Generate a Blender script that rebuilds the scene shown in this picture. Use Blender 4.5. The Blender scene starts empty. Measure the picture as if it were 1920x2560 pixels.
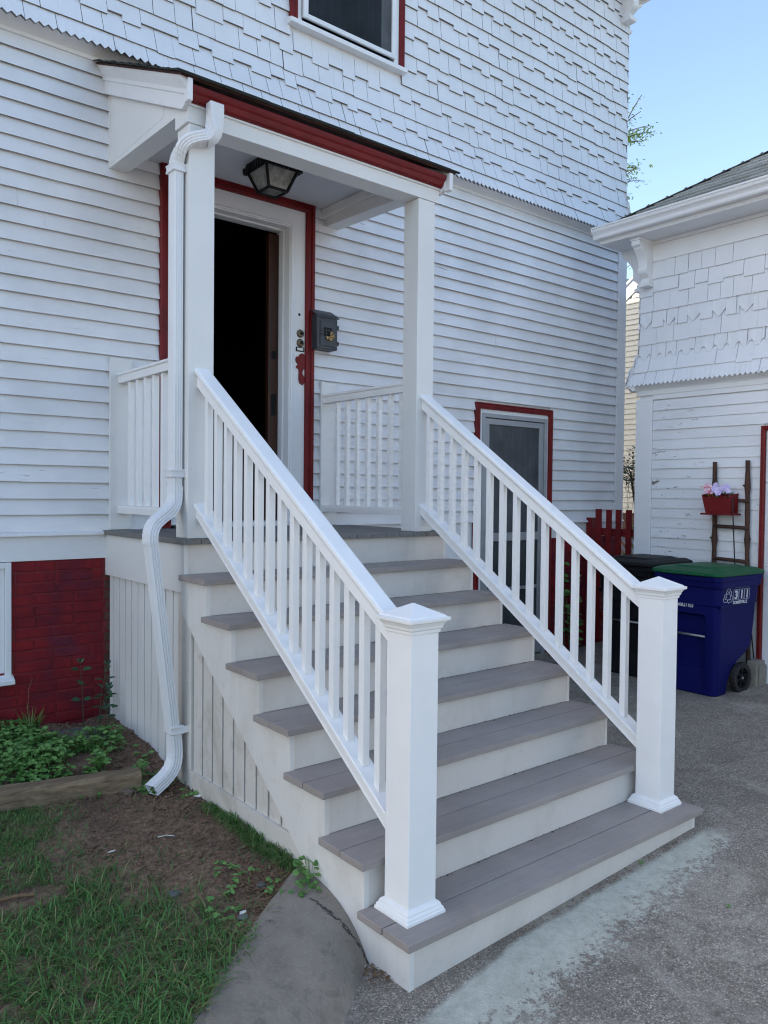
import bpy, math, random
import numpy as np
from mathutils import Vector, Matrix
random.seed(7)
RNG = np.random.default_rng(11)
R_ = math.radians
sc = bpy.context.scene
COL = sc.collection

# ------------------------------------------------------------------ helpers
class MB:
    def __init__(s, altm=None): s.v = []; s.f = []; s.alt = []; s.altm = altm
    def add(s, vs, fs):
        b = len(s.v); s.v.extend([tuple(p) for p in vs]); s.f.extend([tuple(i + b for i in f) for f in fs]); return s
    def quad(s, a, b, c, d): return s.add([a, b, c, d], [(0, 1, 2, 3)])
    def box(s, x0, x1, y0, y1, z0, z1):
        return s.add([(x0,y0,z0),(x1,y0,z0),(x1,y1,z0),(x0,y1,z0),(x0,y0,z1),(x1,y0,z1),(x1,y1,z1),(x0,y1,z1)],
                     [(0,3,2,1),(4,5,6,7),(0,1,5,4),(1,2,6,5),(2,3,7,6),(3,0,4,7)])
    def hexa(s, p):   # eight points, bottom loop then top loop
        return s.add(p, [(0,3,2,1),(4,5,6,7),(0,1,5,4),(1,2,6,5),(2,3,7,6),(3,0,4,7)])
    def prism(s, poly, fn, d0, d1):
        """poly: list of 2-D points; fn(a, b, d) -> 3-D"""
        n = len(poly)
        return s.add([fn(a, b, d0) for a, b in poly] + [fn(a, b, d1) for a, b in poly],
                     [tuple(range(n))[::-1], tuple(range(n, 2*n))] + [(i, (i+1) % n, (i+1) % n + n, i + n) for i in range(n)])
    def loft(s, rings, cap=True, closed=True):
        n = len(rings[0]); vs = [p for r in rings for p in r]; fs = []
        for k in range(len(rings) - 1):
            for i in range(n if closed else n - 1):
                j = (i + 1) % n
                fs.append((k*n+i, k*n+j, (k+1)*n+j, (k+1)*n+i))
        if cap: fs.append(tuple(range(n))[::-1]); fs.append(tuple((len(rings)-1)*n + i for i in range(n)))
        return s.add(vs, fs)
    def tube(s, pts, r, n=8, cap=True):
        pts = [Vector(p) for p in pts]; rings = []
        t0 = (pts[1] - pts[0]).normalized()
        up = Vector((0,0,1)) if abs(t0.z) < .9 else Vector((1,0,0))
        a = t0.cross(up).normalized()
        for i, p in enumerate(pts):
            t = (pts[min(i+1, len(pts)-1)] - pts[max(i-1, 0)]).normalized()
            a = (a - t * a.dot(t)).normalized(); b = t.cross(a)
            rr = r(i / (len(pts)-1)) if callable(r) else r
            rings.append([p + a*math.cos(2*math.pi*k/n)*rr + b*math.sin(2*math.pi*k/n)*rr for k in range(n)])
        return s.loft(rings, cap)
    def build(s, name, m, parent=None, smooth=False, bevel=0, seg=2, label=None):
        me = bpy.data.meshes.new(name); me.from_pydata(s.v, [], s.f); me.update()
        me.materials.append(m)
        if s.alt:
            me.materials.append(s.altm); ix = [0]*len(me.polygons)
            for i in s.alt: ix[i] = 1
            me.polygons.foreach_set('material_index', ix)
        if smooth: me.polygons.foreach_set('use_smooth', [True]*len(me.polygons))
        o = bpy.data.objects.new(name, me); COL.objects.link(o)
        if parent is not None:
            o.parent = parent
            o.matrix_parent_inverse = Matrix.Translation(-parent.location) if parent.type == 'EMPTY' else Matrix()
        if bevel:
            b = o.modifiers.new('bevel', 'BEVEL'); b.width = bevel; b.segments = seg; b.limit_method = 'ANGLE'; b.angle_limit = R_(35)
        if label: o['label'] = label
        return o

def tag(o, label=None, cat=None, group=None, kind=None):
    if label: o['label'] = label
    if cat: o['category'] = cat
    if group: o['group'] = group
    if kind: o['kind'] = kind
    return o
def thing(name, loc, label, cat, group=None):
    o = bpy.data.objects.new(name, None); o.location = loc; o.empty_display_size = .1; COL.objects.link(o)
    return tag(o, label, cat, group)
def copy_thing(root, off, label=None, rotz=None):
    def cp(o, par):
        c = o.copy(); COL.objects.link(c); c.parent = par
        for ch in [k for k in bpy.data.objects if k.parent == o and k != c]: cp(ch, c)
        return c
    c = cp(root, None); c.location = Vector(root.location) + Vector(off)
    if label: c['label'] = label
    if rotz is not None: c.rotation_euler.z = rotz
    return c

# ------------------------------------------------------------------ materials
class NT:
    def __init__(s, name):
        s.m = bpy.data.materials.new(name); s.m.use_nodes = True; s.t = s.m.node_tree
        s.b = s.t.nodes['Principled BSDF']; s.tc = s.t.nodes.new('ShaderNodeTexCoord').outputs['Object']
    def n(s, ty, **kw):
        o = s.t.nodes.new(ty)
        for k, v in kw.items(): setattr(o, k, v)
        return o
    def L(s, a, b): s.t.links.new(a, b)
    def map(s, scale=(1,1,1), rot=(0,0,0), src=None):
        o = s.n('ShaderNodeMapping'); o.inputs['Scale'].default_value = scale; o.inputs['Rotation'].default_value = rot
        s.L(src or s.tc, o.inputs['Vector']); return o.outputs[0]
    def noise(s, sc_, det=4, rough=.55, vec=None, dist=0):
        o = s.n('ShaderNodeTexNoise'); o.inputs['Scale'].default_value = sc_; o.inputs['Detail'].default_value = det
        o.inputs['Roughness'].default_value = rough; o.inputs['Distortion'].default_value = dist
        s.L(vec or s.tc, o.inputs['Vector']); return o.outputs['Fac']
    def vor(s, sc_, vec=None, feature='F1', out='Distance', rnd=1):
        o = s.n('ShaderNodeTexVoronoi', feature=feature); o.inputs['Scale'].default_value = sc_; o.inputs['Randomness'].default_value = rnd
        s.L(vec or s.tc, o.inputs['Vector']); return o.outputs[out]
    def ramp(s, fac, stops, interp='LINEAR'):
        o = s.n('ShaderNodeValToRGB'); r = o.color_ramp; r.interpolation = interp
        while len(r.elements) < len(stops): r.elements.new(.5)
        for e, (p, c) in zip(r.elements, stops):
            e.position = p; e.color = (c, c, c, 1) if not isinstance(c, tuple) else (*c, 1)
        s.L(fac, o.inputs[0]); return o.outputs[0]
    def mix(s, fac, a, b, mode='MIX'):
        o = s.n('ShaderNodeMix', data_type='RGBA', blend_type=mode)
        for sock, v in ((o.inputs[0], fac), (o.inputs[6], a), (o.inputs[7], b)):
            if hasattr(v, 'is_linked') or hasattr(v, 'links'): s.L(v, sock)
            elif isinstance(v, tuple): sock.default_value = (*v, 1)
            else: sock.default_value = v
        return o.outputs[2]
    def math(s, op, a, b=0., c=None, clamp=False):
        o = s.n('ShaderNodeMath', operation=op, use_clamp=clamp)
        for i, v in enumerate((a, b) if c is None else (a, b, c)):
            if hasattr(v, 'links'): s.L(v, o.inputs[i])
            else: o.inputs[i].default_value = v
        return o.outputs[0]
    def bump(s, h, strength=.3, dist=.01, prev=None):
        o = s.n('ShaderNodeBump'); o.inputs['Strength'].default_value = strength; o.inputs['Distance'].default_value = dist
        s.L(h, o.inputs['Height'])
        if prev is not None: s.L(prev, o.inputs['Normal'])
        return o.outputs[0]
    def out(s, color=None, rough=None, normal=None, **kw):
        for nm, v in (('Base Color', color), ('Roughness', rough), ('Normal', normal)):
            if v is None: continue
            if hasattr(v, 'links'): s.L(v, s.b.inputs[nm])
            elif isinstance(v, tuple): s.b.inputs[nm].default_value = (*v, 1)
            else: s.b.inputs[nm].default_value = v
        for k, v in kw.items(): s.b.inputs[k.replace('_', ' ')].default_value = v
        return s.m

def m_plain(name, col, rough=.5, var=.06, sc_=6, bs=.15, bsc=60, **kw):
    t = NT(name); f = t.noise(sc_)
    lo = tuple(c*(1-var) for c in col); hi = tuple(min(1, c*(1+var)) for c in col)
    c = t.ramp(f, [(.3, lo), (.7, hi)])
    return t.out(c, rough, t.bump(t.noise(bsc), bs, .002), **kw)

def m_oldpaint(name, axis='x', base=(.78,.79,.80), chips=0., crack=.5, grime=.12):
    """weathered white house paint; grain runs along the board"""
    t = NT(name)
    st = (2.2,2.2,70) if axis in 'xy' else (60,60,2.5)
    grain = t.noise(1., 5, .6, t.map(st))
    blot = t.noise(1.7, 4, .6)
    fine = t.noise(38, 3, .6)
    c = t.ramp(blot, [(.3, tuple(b*(1-grime) for b in base)), (.62, base)])
    c = t.mix(t.ramp(fine, [(.25, .10), (.45, 0.)]), c, (.60,.58,.55))
    # hairline cracks along the grain
    st2 = (3.,3.,55) if axis in 'xy' else (50,50,2.2)
    ck = t.noise(1., 6, .75, t.map(st2, src=t.tc), .6)
    ckm = t.math('MULTIPLY', t.ramp(ck, [(.33, 1.), (.36, 0.)]), t.ramp(t.noise(2.1, 2), [(.5, 0.), (.62, crack)]))
    c = t.mix(ckm, c, (.30,.28,.26))
    h = t.math('ADD', t.math('MULTIPLY', grain, .5), t.math('MULTIPLY', ckm, -.6))
    if chips > 0:
        cn = t.noise(1., 5, .7, t.map((9,9,28)), .4)
        reg = t.ramp(t.noise(1.3, 2), [(.42, 0.), (.6, 1.)])
        cm = t.math('MULTIPLY', t.ramp(cn, [(.66 - .05*chips, 0.), (.675 - .05*chips, 1.)]), reg)
        c = t.mix(cm, c, (.17,.14,.12)); h = t.math('ADD', h, t.math('MULTIPLY', cm, -1.))
    n = t.bump(h, .45, .004); n = t.bump(t.noise(150, 2), .12, .001, n)
    return t.out(c, t.ramp(blot, [(.3,.62),(.7,.5)]), n)

def m_newpaint(name, base=(.76,.76,.75), dirt=0., grain='z'):
    t = NT(name)
    st = {'z': (45,45,1.5), 'x': (1.5,45,45), 'y': (45,1.5,45)}[grain]
    g = t.noise(1., 4, .6, t.map(st)); bl = t.noise(2.5, 3)
    c = t.ramp(bl, [(.3, tuple(b*.94 for b in base)), (.7, base)])
    sp = t.vor(26, t.map((1,1,1))); spm = t.math('MULTIPLY', t.ramp(sp, [(.045, 1.), (.07, 0.)]), t.ramp(t.noise(8, 1), [(.55, 0.), (.62, .45)]))
    c = t.mix(spm, c, (.25,.22,.2))
    if dirt > 0:
        dm = t.noise(3.2, 6, .72, t.map((1,1,.55)), .8)
        c = t.mix(t.ramp(dm, [(.50, 0.), (.66, dirt)]), c, (.42,.38,.32))
        dm2 = t.noise(14, 5, .75); c = t.mix(t.ramp(dm2, [(.56, 0.), (.7, dirt*.7)]), c, (.36,.33,.28))
    return t.out(c, .55, t.bump(g, .22, .002))

def m_vinyl():
    t = NT('vinyl_white'); bl = t.noise(9, 3)
    c = t.ramp(bl, [(.3, (.83,.83,.83)), (.7, (.86,.86,.86))])
    return t.out(c, .38, t.bump(t.noise(120, 2), .05, .001))

def m_redpaint(name='red_paint', base=(.155,.009,.011), axis='z'):
    t = NT(name); g = t.noise(1., 4, .6, t.map((50,50,3) if axis == 'z' else (3,3,50))); bl = t.noise(7, 4)
    c = t.ramp(bl, [(.3, tuple(b*.75 for b in base)), (.7, tuple(min(1, b*1.15) for b in base))])
    sp = t.noise(46, 4, .75); c = t.mix(t.ramp(sp, [(.68, 0.), (.72, .5)]), c, (.45,.30,.28))
    return t.out(c, .5, t.bump(g, .35, .003), Specular_IOR_Level=.25)

def m_brick():
    t = NT('painted_brick'); bl = t.noise(5.5, 4, .65); fi = t.noise(40, 5, .7)
    c = t.ramp(bl, [(.34, (.095,.012,.026)), (.5, (.165,.011,.018)), (.68, (.23,.014,.018))])
    c = t.mix(t.ramp(t.noise(2.3, 3), [(.55, 0.), (.66, .55)]), c, (.10,.022,.045))
    c = t.mix(t.ramp(fi, [(.66, 0.), (.72, .5)]), c, (.20,.07,.07))
    h = t.math('ADD', fi, t.math('MULTIPLY', t.noise(11, 3), 1.3))
    return t.out(c, .6, t.bump(h, .7, .008), Specular_IOR_Level=.2)

def m_deck():
    t = NT('deck_boards'); g = t.noise(1., 5, .65, t.map((3.5,90,90))); bl = t.noise(2.2, 5, .65)
    c = t.ramp(bl, [(.32, (.27,.238,.222)), (.68, (.36,.32,.30))])
    c = t.mix(t.ramp(g, [(.35, .25), (.6, 0.)]), c, (.21,.175,.16))
    sp = t.vor(55); c = t.mix(t.math('MULTIPLY', t.ramp(sp, [(.05, 1.), (.09, 0.)]), t.ramp(t.noise(5, 1), [(.5, 0.), (.6, .6)])), c, (.5,.48,.45))
    dm = t.noise(4.5, 6, .75, None, 1.); c = t.mix(t.ramp(dm, [(.58, 0.), (.70, .5)]), c, (.36,.31,.25))
    return t.out(c, .62, t.bump(g, .25, .002))

def m_asphalt():
    t = NT('asphalt'); v1 = t.vor(150, out='Color'); sep = t.n('ShaderNodeSeparateColor'); t.L(v1, sep.inputs[0])
    d1 = t.vor(150); d2 = t.vor(240, out='Color'); s2 = t.n('ShaderNodeSeparateColor'); t.L(d2, s2.inputs[0])
    big = t.noise(1.1, 5, .6)
    c = t.ramp(sep.outputs[0], [(0, (.22,.190,.155)), (.55, (.33,.287,.236)), (.82, (.45,.393,.325)), (1, (.66,.585,.49))])
    c = t.mix(t.ramp(d1, [(.35, 0.), (.7, .75)]), c, (.13,.112,.092))
    c = t.mix(t.ramp(s2.outputs[1], [(.8, 0.), (.97, .4)]), c, (.28,.27,.26))
    c = t.mix(t.ramp(big, [(.3, .4), (.6, 0.)]), c, (.20,.172,.142))
    ed = t.n('ShaderNodeTexVoronoi', feature='DISTANCE_TO_EDGE'); ed.inputs['Scale'].default_value = .9
    wv = t.n('ShaderNodeMix', data_type='VECTOR'); nz = t.n('ShaderNodeTexNoise'); nz.inputs['Scale'].default_value = 4; nz.inputs['Detail'].default_value = 6; t.L(t.tc, nz.inputs['Vector']); wv.inputs[0].default_value = .22; t.L(t.tc, wv.inputs[4]); t.L(nz.outputs['Color'], wv.inputs[5]); t.L(wv.outputs[1], ed.inputs['Vector'])
    dk = t.noise(75, 3, .7); c = t.mix(t.ramp(dk, [(.56, 0.), (.64, .75)]), c, (.075,.068,.06))
    c = t.mix(t.ramp(t.noise(52, 3, .7), [(.62, 0.), (.70, .5)]), c, (.50,.46,.40))
    c = t.mix(t.ramp(t.noise(3.4, 6, .75, None, .8), [(.50, 0.), (.62, .45)]), c, (.12,.103,.085))
    c = t.mix(t.ramp(t.noise(2.1, 6, .7, None, 1.), [(.52, 0.), (.64, .35)]), c, (.50,.46,.39))
    # cement wash spilt along the foot of the stairs: a band with its own ragged outline
    sx = t.n('ShaderNodeSeparateXYZ'); t.L(t.tc, sx.inputs[0]); X, Y = sx.outputs[0], sx.outputs[1]
    # distance in front of the riser (y<0) measured against a width that grows to the left
    wob = t.math('MULTIPLY', t.math('SUBTRACT', t.noise(3.0, 9, .85), .5), .36)
    wid = t.math('MULTIPLY_ADD', X, -.13, .36)
    dd = t.math('ADD', t.math('MULTIPLY', Y, -1.), wob)
    edge = t.math('SUBTRACT', wid, dd)
    m = t.ramp(t.math('ADD', edge, .5), [(.38, 0.), (.44, 1.)])
    endr = t.ramp(t.math('ADD', t.math('MULTIPLY', X, .2), t.math('MULTIPLY', wob, .25)), [(.365, 1.), (.40, 0.)])
    endl = t.ramp(t.math('ADD', t.math('MULTIPLY', X, .2), .5), [(.45, 0.), (.515, 1.)])
    m = t.math('MULTIPLY', m, t.math('MULTIPLY', endr, endl))
    off = t.math('MAXIMUM', t.math('MULTIPLY_ADD', X, -.16, .10), .012)
    m = t.math('MULTIPLY', m, t.ramp(t.math('ADD', t.math('SUBTRACT', t.math('ADD', t.math('MULTIPLY', Y, -1.), t.math('MULTIPLY', wob, .25)), off), .5), [(.495, 0.), (.52, 1.)]))
    dens = t.ramp(t.math('ADD', edge, .5), [(.38, .0), (.50, .10), (.66, .26)])
    brk = t.noise(30, 8, .85)
    thin = t.ramp(t.math('ADD', t.math('ADD', brk, dens), t.math('MULTIPLY', X, .02)), [(.60, 0.), (.65, 1.)])
    m = t.math('MULTIPLY', m, t.math('MULTIPLY', thin, .93))
    cem = t.ramp(t.noise(13, 8, .8), [(.3, (.36,.365,.31)), (.7, (.62,.635,.555))])
    c = t.mix(m, c, cem)
    h = t.math('ADD', t.math('MULTIPLY', d1, -1.), t.math('MULTIPLY', t.noise(60, 4, .7), .9))
    return t.out(c, .85, t.bump(h, .55, .006))

def m_kerb():
    t = NT('kerb_tarmac'); v1 = t.vor(150, out='Color'); sep = t.n('ShaderNodeSeparateColor'); t.L(v1, sep.inputs[0])
    big = t.noise(2.6, 5, .65)
    c = t.ramp(big, [(.3, (.14,.118,.095)), (.5, (.24,.205,.168)), (.8, (.33,.285,.235))])
    c = t.mix(t.ramp(sep.outputs[0], [(.8, 0.), (.97, .28)]), c, (.34,.32,.29))
    c = t.mix(t.ramp(t.vor(60), [(.04, .7), (.09, 0.)]), c, (.06,.055,.05))
    c = t.mix(t.ramp(t.noise(6.5, 6, .75, None, 1.2), [(.55, 0.), (.68, .55)]), c, (.085,.075,.066))
    pits = t.noise(90, 4, .8)
    sx = t.n('ShaderNodeSeparateXYZ'); t.L(t.tc, sx.inputs[0]); X, Y = sx.outputs[0], sx.outputs[1]
    # tar splash: a wavering streak running down the hump
    p = t.math('ADD', t.math('MULTIPLY', X, .92), t.math('MULTIPLY', Y, .38))
    q_ = t.math('ADD', t.math('MULTIPLY', X, -.38), t.math('MULTIPLY', Y, .92))
    w = t.math('MULTIPLY', t.math('SUBTRACT', t.noise(14, 5, .8), .5), .10)
    dist = t.math('ABSOLUTE', t.math('ADD', t.math('SUBTRACT', p, .115), w))
    line = t.ramp(dist, [(.003, 1.), (.006, 0.)])
    seg = t.math('MULTIPLY', t.ramp(q_, [(.17, 0.), (.20, 1.)]), t.ramp(q_, [(.47, 1.), (.50, 0.)]))
    c = t.mix(t.math('MULTIPLY', line, seg), c, (.012,.013,.018))
    return t.out(c, .8, t.bump(t.math('ADD', pits, t.math('MULTIPLY', big, .8)), .4, .004))

def m_soil():
    t = NT('bare_soil'); f = t.noise(34, 8, .85); b = t.noise(2.4, 4)
    c = t.ramp(f, [(.3, (.065,.036,.022)), (.5, (.25,.155,.100)), (.68, (.50,.36,.25))])
    c = t.mix(t.ramp(b, [(.35, .5), (.6, 0.)]), c, (.10,.062,.042))
    c = t.mix(t.ramp(t.vor(48), [(.04, .6), (.075, 0.)]), c, (.2,.18,.16))
    h = t.math('ADD', t.math('MULTIPLY', t.noise(45, 6, .8), 1.), t.math('MULTIPLY', t.noise(9, 4), 1.5))
    return t.out(c, .95, t.bump(h, .9, .02))

def m_leaf(name, a, b, rough=.5, trans=.12):
    t = NT(name); o = t.n('ShaderNodeObjectInfo'); f = t.noise(35, 2)
    g = t.n('ShaderNodeNewGeometry'); 
    c = t.ramp(g.outputs['Random Per Island'], [(0, a), (1, b)] if name != 'grass_blades' else [(0, a), (.86, b), (.90, (.16,.13,.05)), (1, (.30,.24,.11))])
    c = t.mix(t.ramp(f, [(.4, .25), (.6, 0.)]), c, tuple(x*.6 for x in a))
    return t.out(c, rough, Transmission_Weight=0., Subsurface_Weight=0.)

def m_wood(name, a, b, axis='x', rough=.8):
    t = NT(name); st = {'x': (3,40,40), 'z': (40,40,3), 'y': (40,3,40)}[axis]
    g = t.noise(1., 6, .7, t.map(st), .5)
    c = t.ramp(g, [(.3, a), (.65, b)])
    return t.out(c, rough, t.bump(g, .5, .006))

def m_roof(name, base):
    t = NT(name); g = t.noise(260, 3, .8); bl = t.noise(3.2, 3)
    gi = t.n('ShaderNodeNewGeometry')
    v = t.ramp(gi.outputs['Random Per Island'], [(0, tuple(x*.72 for x in base)), (1, tuple(x*1.2 for x in base))])
    c = t.mix(t.ramp(g, [(.35, .5), (.6, 0.)]), v, tuple(x*.45 for x in base))
    c = t.mix(t.ramp(bl, [(.5, 0.), (.7, .25)]), c, tuple(x*1.5 for x in base))
    return t.out(c, .9, t.bump(g, .6, .004))

def m_glass(name, col=(.02,.022,.025), rough=.08):
    t = NT(name); w = t.noise(3, 2)
    return t.out(col, t.ramp(w, [(.3, rough), (.7, rough*2)]), None, Specular_IOR_Level=.6)

def m_screen(name, col=(.05,.055,.06)):
    t = NT(name); g = t.noise(1., 4, .6, t.map((30,30,2))); b = t.noise(3.5, 4)
    c = t.ramp(b, [(.3, tuple(x*.7 for x in col)), (.7, tuple(x*1.5 for x in col))])
    c = t.mix(t.ramp(g, [(.4, .3), (.6, 0.)]), c, tuple(x*.5 for x in col))
    return t.out(c, .6, t.bump(t.noise(400, 1), .1, .001), Specular_IOR_Level=.12)

M = {}
M['clap'] = m_oldpaint('old_white_paint', 'x', base=(.79,.80,.83), crack=1., grime=.16)
M['clapy'] = m_oldpaint('chipped_white_paint', 'y', base=(.75,.76,.79), chips=.62, crack=.6)
M['shin'] = m_oldpaint('shingle_paint', 'z', base=(.74,.76,.80), crack=.25, grime=.08)
M['butt'] = m_plain('shadow_line_butt_edges', (.19,.175,.165), .8, .3, 12, .4, 60)  # dark colour paints the shadow lines into board undersides and shingle edges
M['trim'] = m_oldpaint('trim_paint', 'x', base=(.77,.78,.80), crack=.3, grime=.06)
M['trimz'] = m_oldpaint('upright_trim_paint', 'z', base=(.77,.78,.80), crack=.35, grime=.06)
M['new'] = m_newpaint('new_white_paint')
M['newx'] = m_newpaint('new_white_board', grain='x')
M['riser'] = m_newpaint('riser_paint', (.66,.62,.58), dirt=.24, grain='x')
M['skirt'] = m_newpaint('skirting_paint', (.66,.63,.585), dirt=.65)
M['string'] = m_newpaint('stringer_paint', (.74,.72,.69), dirt=.25, grain='y')
M['ceil'] = m_newpaint('ceiling_paint', (.62,.64,.68), grain='x')
M['vinyl'] = m_vinyl()
M['red'] = m_redpaint()
M['redx'] = m_redpaint('red_paint_flat', axis='x')
M['brick'] = m_brick()
M['mortar'] = m_plain('painted_mortar', (.17,.010,.017), .7, .3, 12, .4, 40)
M['oldbrick'] = m_plain('bare_brown_brick', (.075,.030,.022), .8, .35, 9, .6, 50)
M['deck'] = m_deck()
M['asphalt'] = m_asphalt(); M['kerb'] = m_kerb(); M['soil'] = m_soil()
M['alu'] = m_plain('white_aluminium', (.74,.75,.77), .28, .03, 5, .05, 80)
M['galv'] = m_plain('grey_screen_frame', (.36,.38,.40), .4, .08, 6, .1, 60, Metallic=.35)
M['black'] = m_plain('black_metal', (.007,.008,.009), .4, .2, 8, .15, 60, Specular_IOR_Level=.2)
M['mail'] = m_plain('dark_mailbox_metal', (.030,.036,.046), .42, .25, 7, .2, 60)
M['brass'] = m_plain('aged_brass', (.13,.10,.07), .4, .3, 60, .2, 90, Metallic=.7)
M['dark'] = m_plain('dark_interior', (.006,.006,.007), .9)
M['wood'] = m_wood('varnished_door_wood', (.02,.005,.002), (.06,.016,.005), 'z', .45)
M['timber'] = m_wood('weathered_timber', (.085,.058,.035), (.26,.19,.12), 'x', .9)
M['bark'] = m_wood('brown_pole_bark', (.028,.012,.009), (.085,.038,.026), 'z', .85)
M['roofd'] = m_roof('dark_roof_shingle', (.020,.024,.022))
M['roofg'] = m_roof('grey_roof_shingle', (.38,.385,.35))
M['glass'] = m_glass('dark_window_glass', (.012,.016,.018), .25)
M['screen'] = m_screen('insect_screen'); M['screenl'] = m_screen('light_insect_screen', (.075,.08,.088)); M['screend'] = m_screen('dark_insect_screen', (.016,.020,.024))
M['cream'] = m_oldpaint('cream_siding_paint', 'y', base=(.55,.53,.45), crack=0., grime=.05)
M['blue'] = m_plain('blue_plastic', (.004,.006,.085), .55, .12, 3, .08, 90, Specular_IOR_Level=.12)
M['bblack'] = m_plain('black_plastic', (.008,.009,.011), .5, .2, 3, .08, 90, Specular_IOR_Level=.15)
M['green'] = m_plain('green_plastic', (.006,.085,.032), .5, .15, 4, .08, 90, Specular_IOR_Level=.25)
M['ink'] = m_plain('white_print', (.62,.64,.70), .6, .1, 30, .05, 60)
M['rubber'] = m_plain('black_rubber', (.012,.012,.013), .7, .2, 20, .3, 60)
M['steel'] = m_plain('dull_steel', (.32,.33,.33), .35, .15, 12, .1, 60, Metallic=.8)
M['stone'] = m_plain('grey_flagstone', (.12,.12,.115), .85, .3, 14, .7, 30)
M['rock'] = m_plain('earthy_rock', (.15,.11,.085), .9, .3, 16, .8, 30)
M['cinder'] = m_plain('concrete_block', (.24,.22,.18), .9, .15, 20, .6, 50)
M['paper'] = m_plain('white_scrap', (.72,.72,.70), .7)
M['orange'] = m_plain('orange_ribbon', (.65,.10,.02), .6)
M['gold'] = m_plain('burlap_ribbon', (.55,.36,.16), .8, .25, 60, .5, 90)
M['lampglass'] = m_plain('cloudy_lamp_glass', (.22,.22,.20), .3, .6, 18, .1, 60)
M['dryleaf'] = m_leaf('dry_leaf_bits', (.11,.055,.03), (.26,.17,.09), .9)
M['grit'] = m_leaf('dark_litter', (.02,.016,.012), (.10,.07,.045), .9)
M['grass'] = m_leaf('grass_blades', (.022,.095,.014), (.105,.245,.048), .55)
M['weed'] = m_leaf('ground_cover_leaves', (.055,.16,.030), (.16,.32,.08), .5)
M['weedd'] = m_leaf('dark_weed_leaves', (.018,.065,.032), (.045,.12,.055), .45)
M['treel'] = m_leaf('spring_tree_leaves', (.09,.20,.03), (.20,.33,.07), .5)
M['petal'] = m_leaf('lilac_petals', (.48,.38,.70), (.72,.62,.85), .6)
M['petalp'] = m_leaf('pink_petals', (.62,.30,.45), (.85,.62,.70), .6)

# ------------------------------------------------------------------ wall systems
class Face:
    """a vertical (or tilted) wall face: P(u, v, w) = O + u*U + v*V + w*N"""
    def __init__(s, O, U, V, N): s.O, s.U, s.V, s.N = Vector(O), Vector(U).normalized(), Vector(V).normalized(), Vector(N).normalized()
    def __call__(s, u, v, w): return s.O + s.U*u + s.V*v + s.N*w

def clapboards(mb, F, u0, u1, v0, v1, expo, holes=(), thick=.0235, seed=1, joints=True, jit=.0022):
    rng = random.Random(seed); n = max(1, round((v1 - v0) / expo)); e = (v1 - v0) / n
    for k in range(n):
        a, b = v0 + k*e, v0 + (k+1)*e
        if v1 - b < 1e-6: b_ = b
        else: b_ = b + .012
        iv = [(u0, u1)]
        for (h0, h1, g0, g1) in holes:
            if b - .015 > g0 and a + .02 < g1:
                iv = [q for (p0, p1) in iv for q in ((p0, min(p1, h0)), (max(p0, h1), p1)) if q[1] - q[0] > .004]
        dv = rng.uniform(-1, 1) * jit
        for (p0, p1) in iv:
            cuts = [p0]
            if joints:
                x = p0 + rng.uniform(.8, 3.6)
                while x < p1 - .5: cuts.append(x); x += rng.uniform(1.6, 3.8)
            cuts.append(p1)
            for c0, c1 in zip(cuts[:-1], cuts[1:]):
                c1 = c1 - (.0009 if c1 < p1 else 0); m = max(1, int((c1 - c0) / .22)); dw = rng.uniform(-.002, .005); dvv = dv + rng.uniform(-.0012, .0012)
                vs = []; fs = []
                for i in range(m + 1):
                    u = c0 + (c1 - c0)*i/m; j = rng.uniform(-1, 1)*jit*.7; jw = rng.uniform(-.0006, .0012)
                    zb = a + dvv + j
                    vs += [F(u, b_, .004), F(u, zb, thick + dw + jw), F(u, zb + .0015, thick - .006), F(u, zb + .012, 0.)]
                for i in range(m):
                    p = i*4; q = p + 4
                    fs += [(p, p+1, q+1, q), (p+1, p+2, q+2, q+1), (p+2, p+3, q+3, q+2)]
                fs += [(0, 3, 2, 1), (m*4, m*4+1, m*4+2, m*4+3)]
                b0 = len(mb.f); mb.add(vs, fs)
                if mb.altm: mb.alt += [b0 + i*3 + 1 for i in range(m)] + [b0 + i*3 + 2 for i in range(m)]

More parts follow.
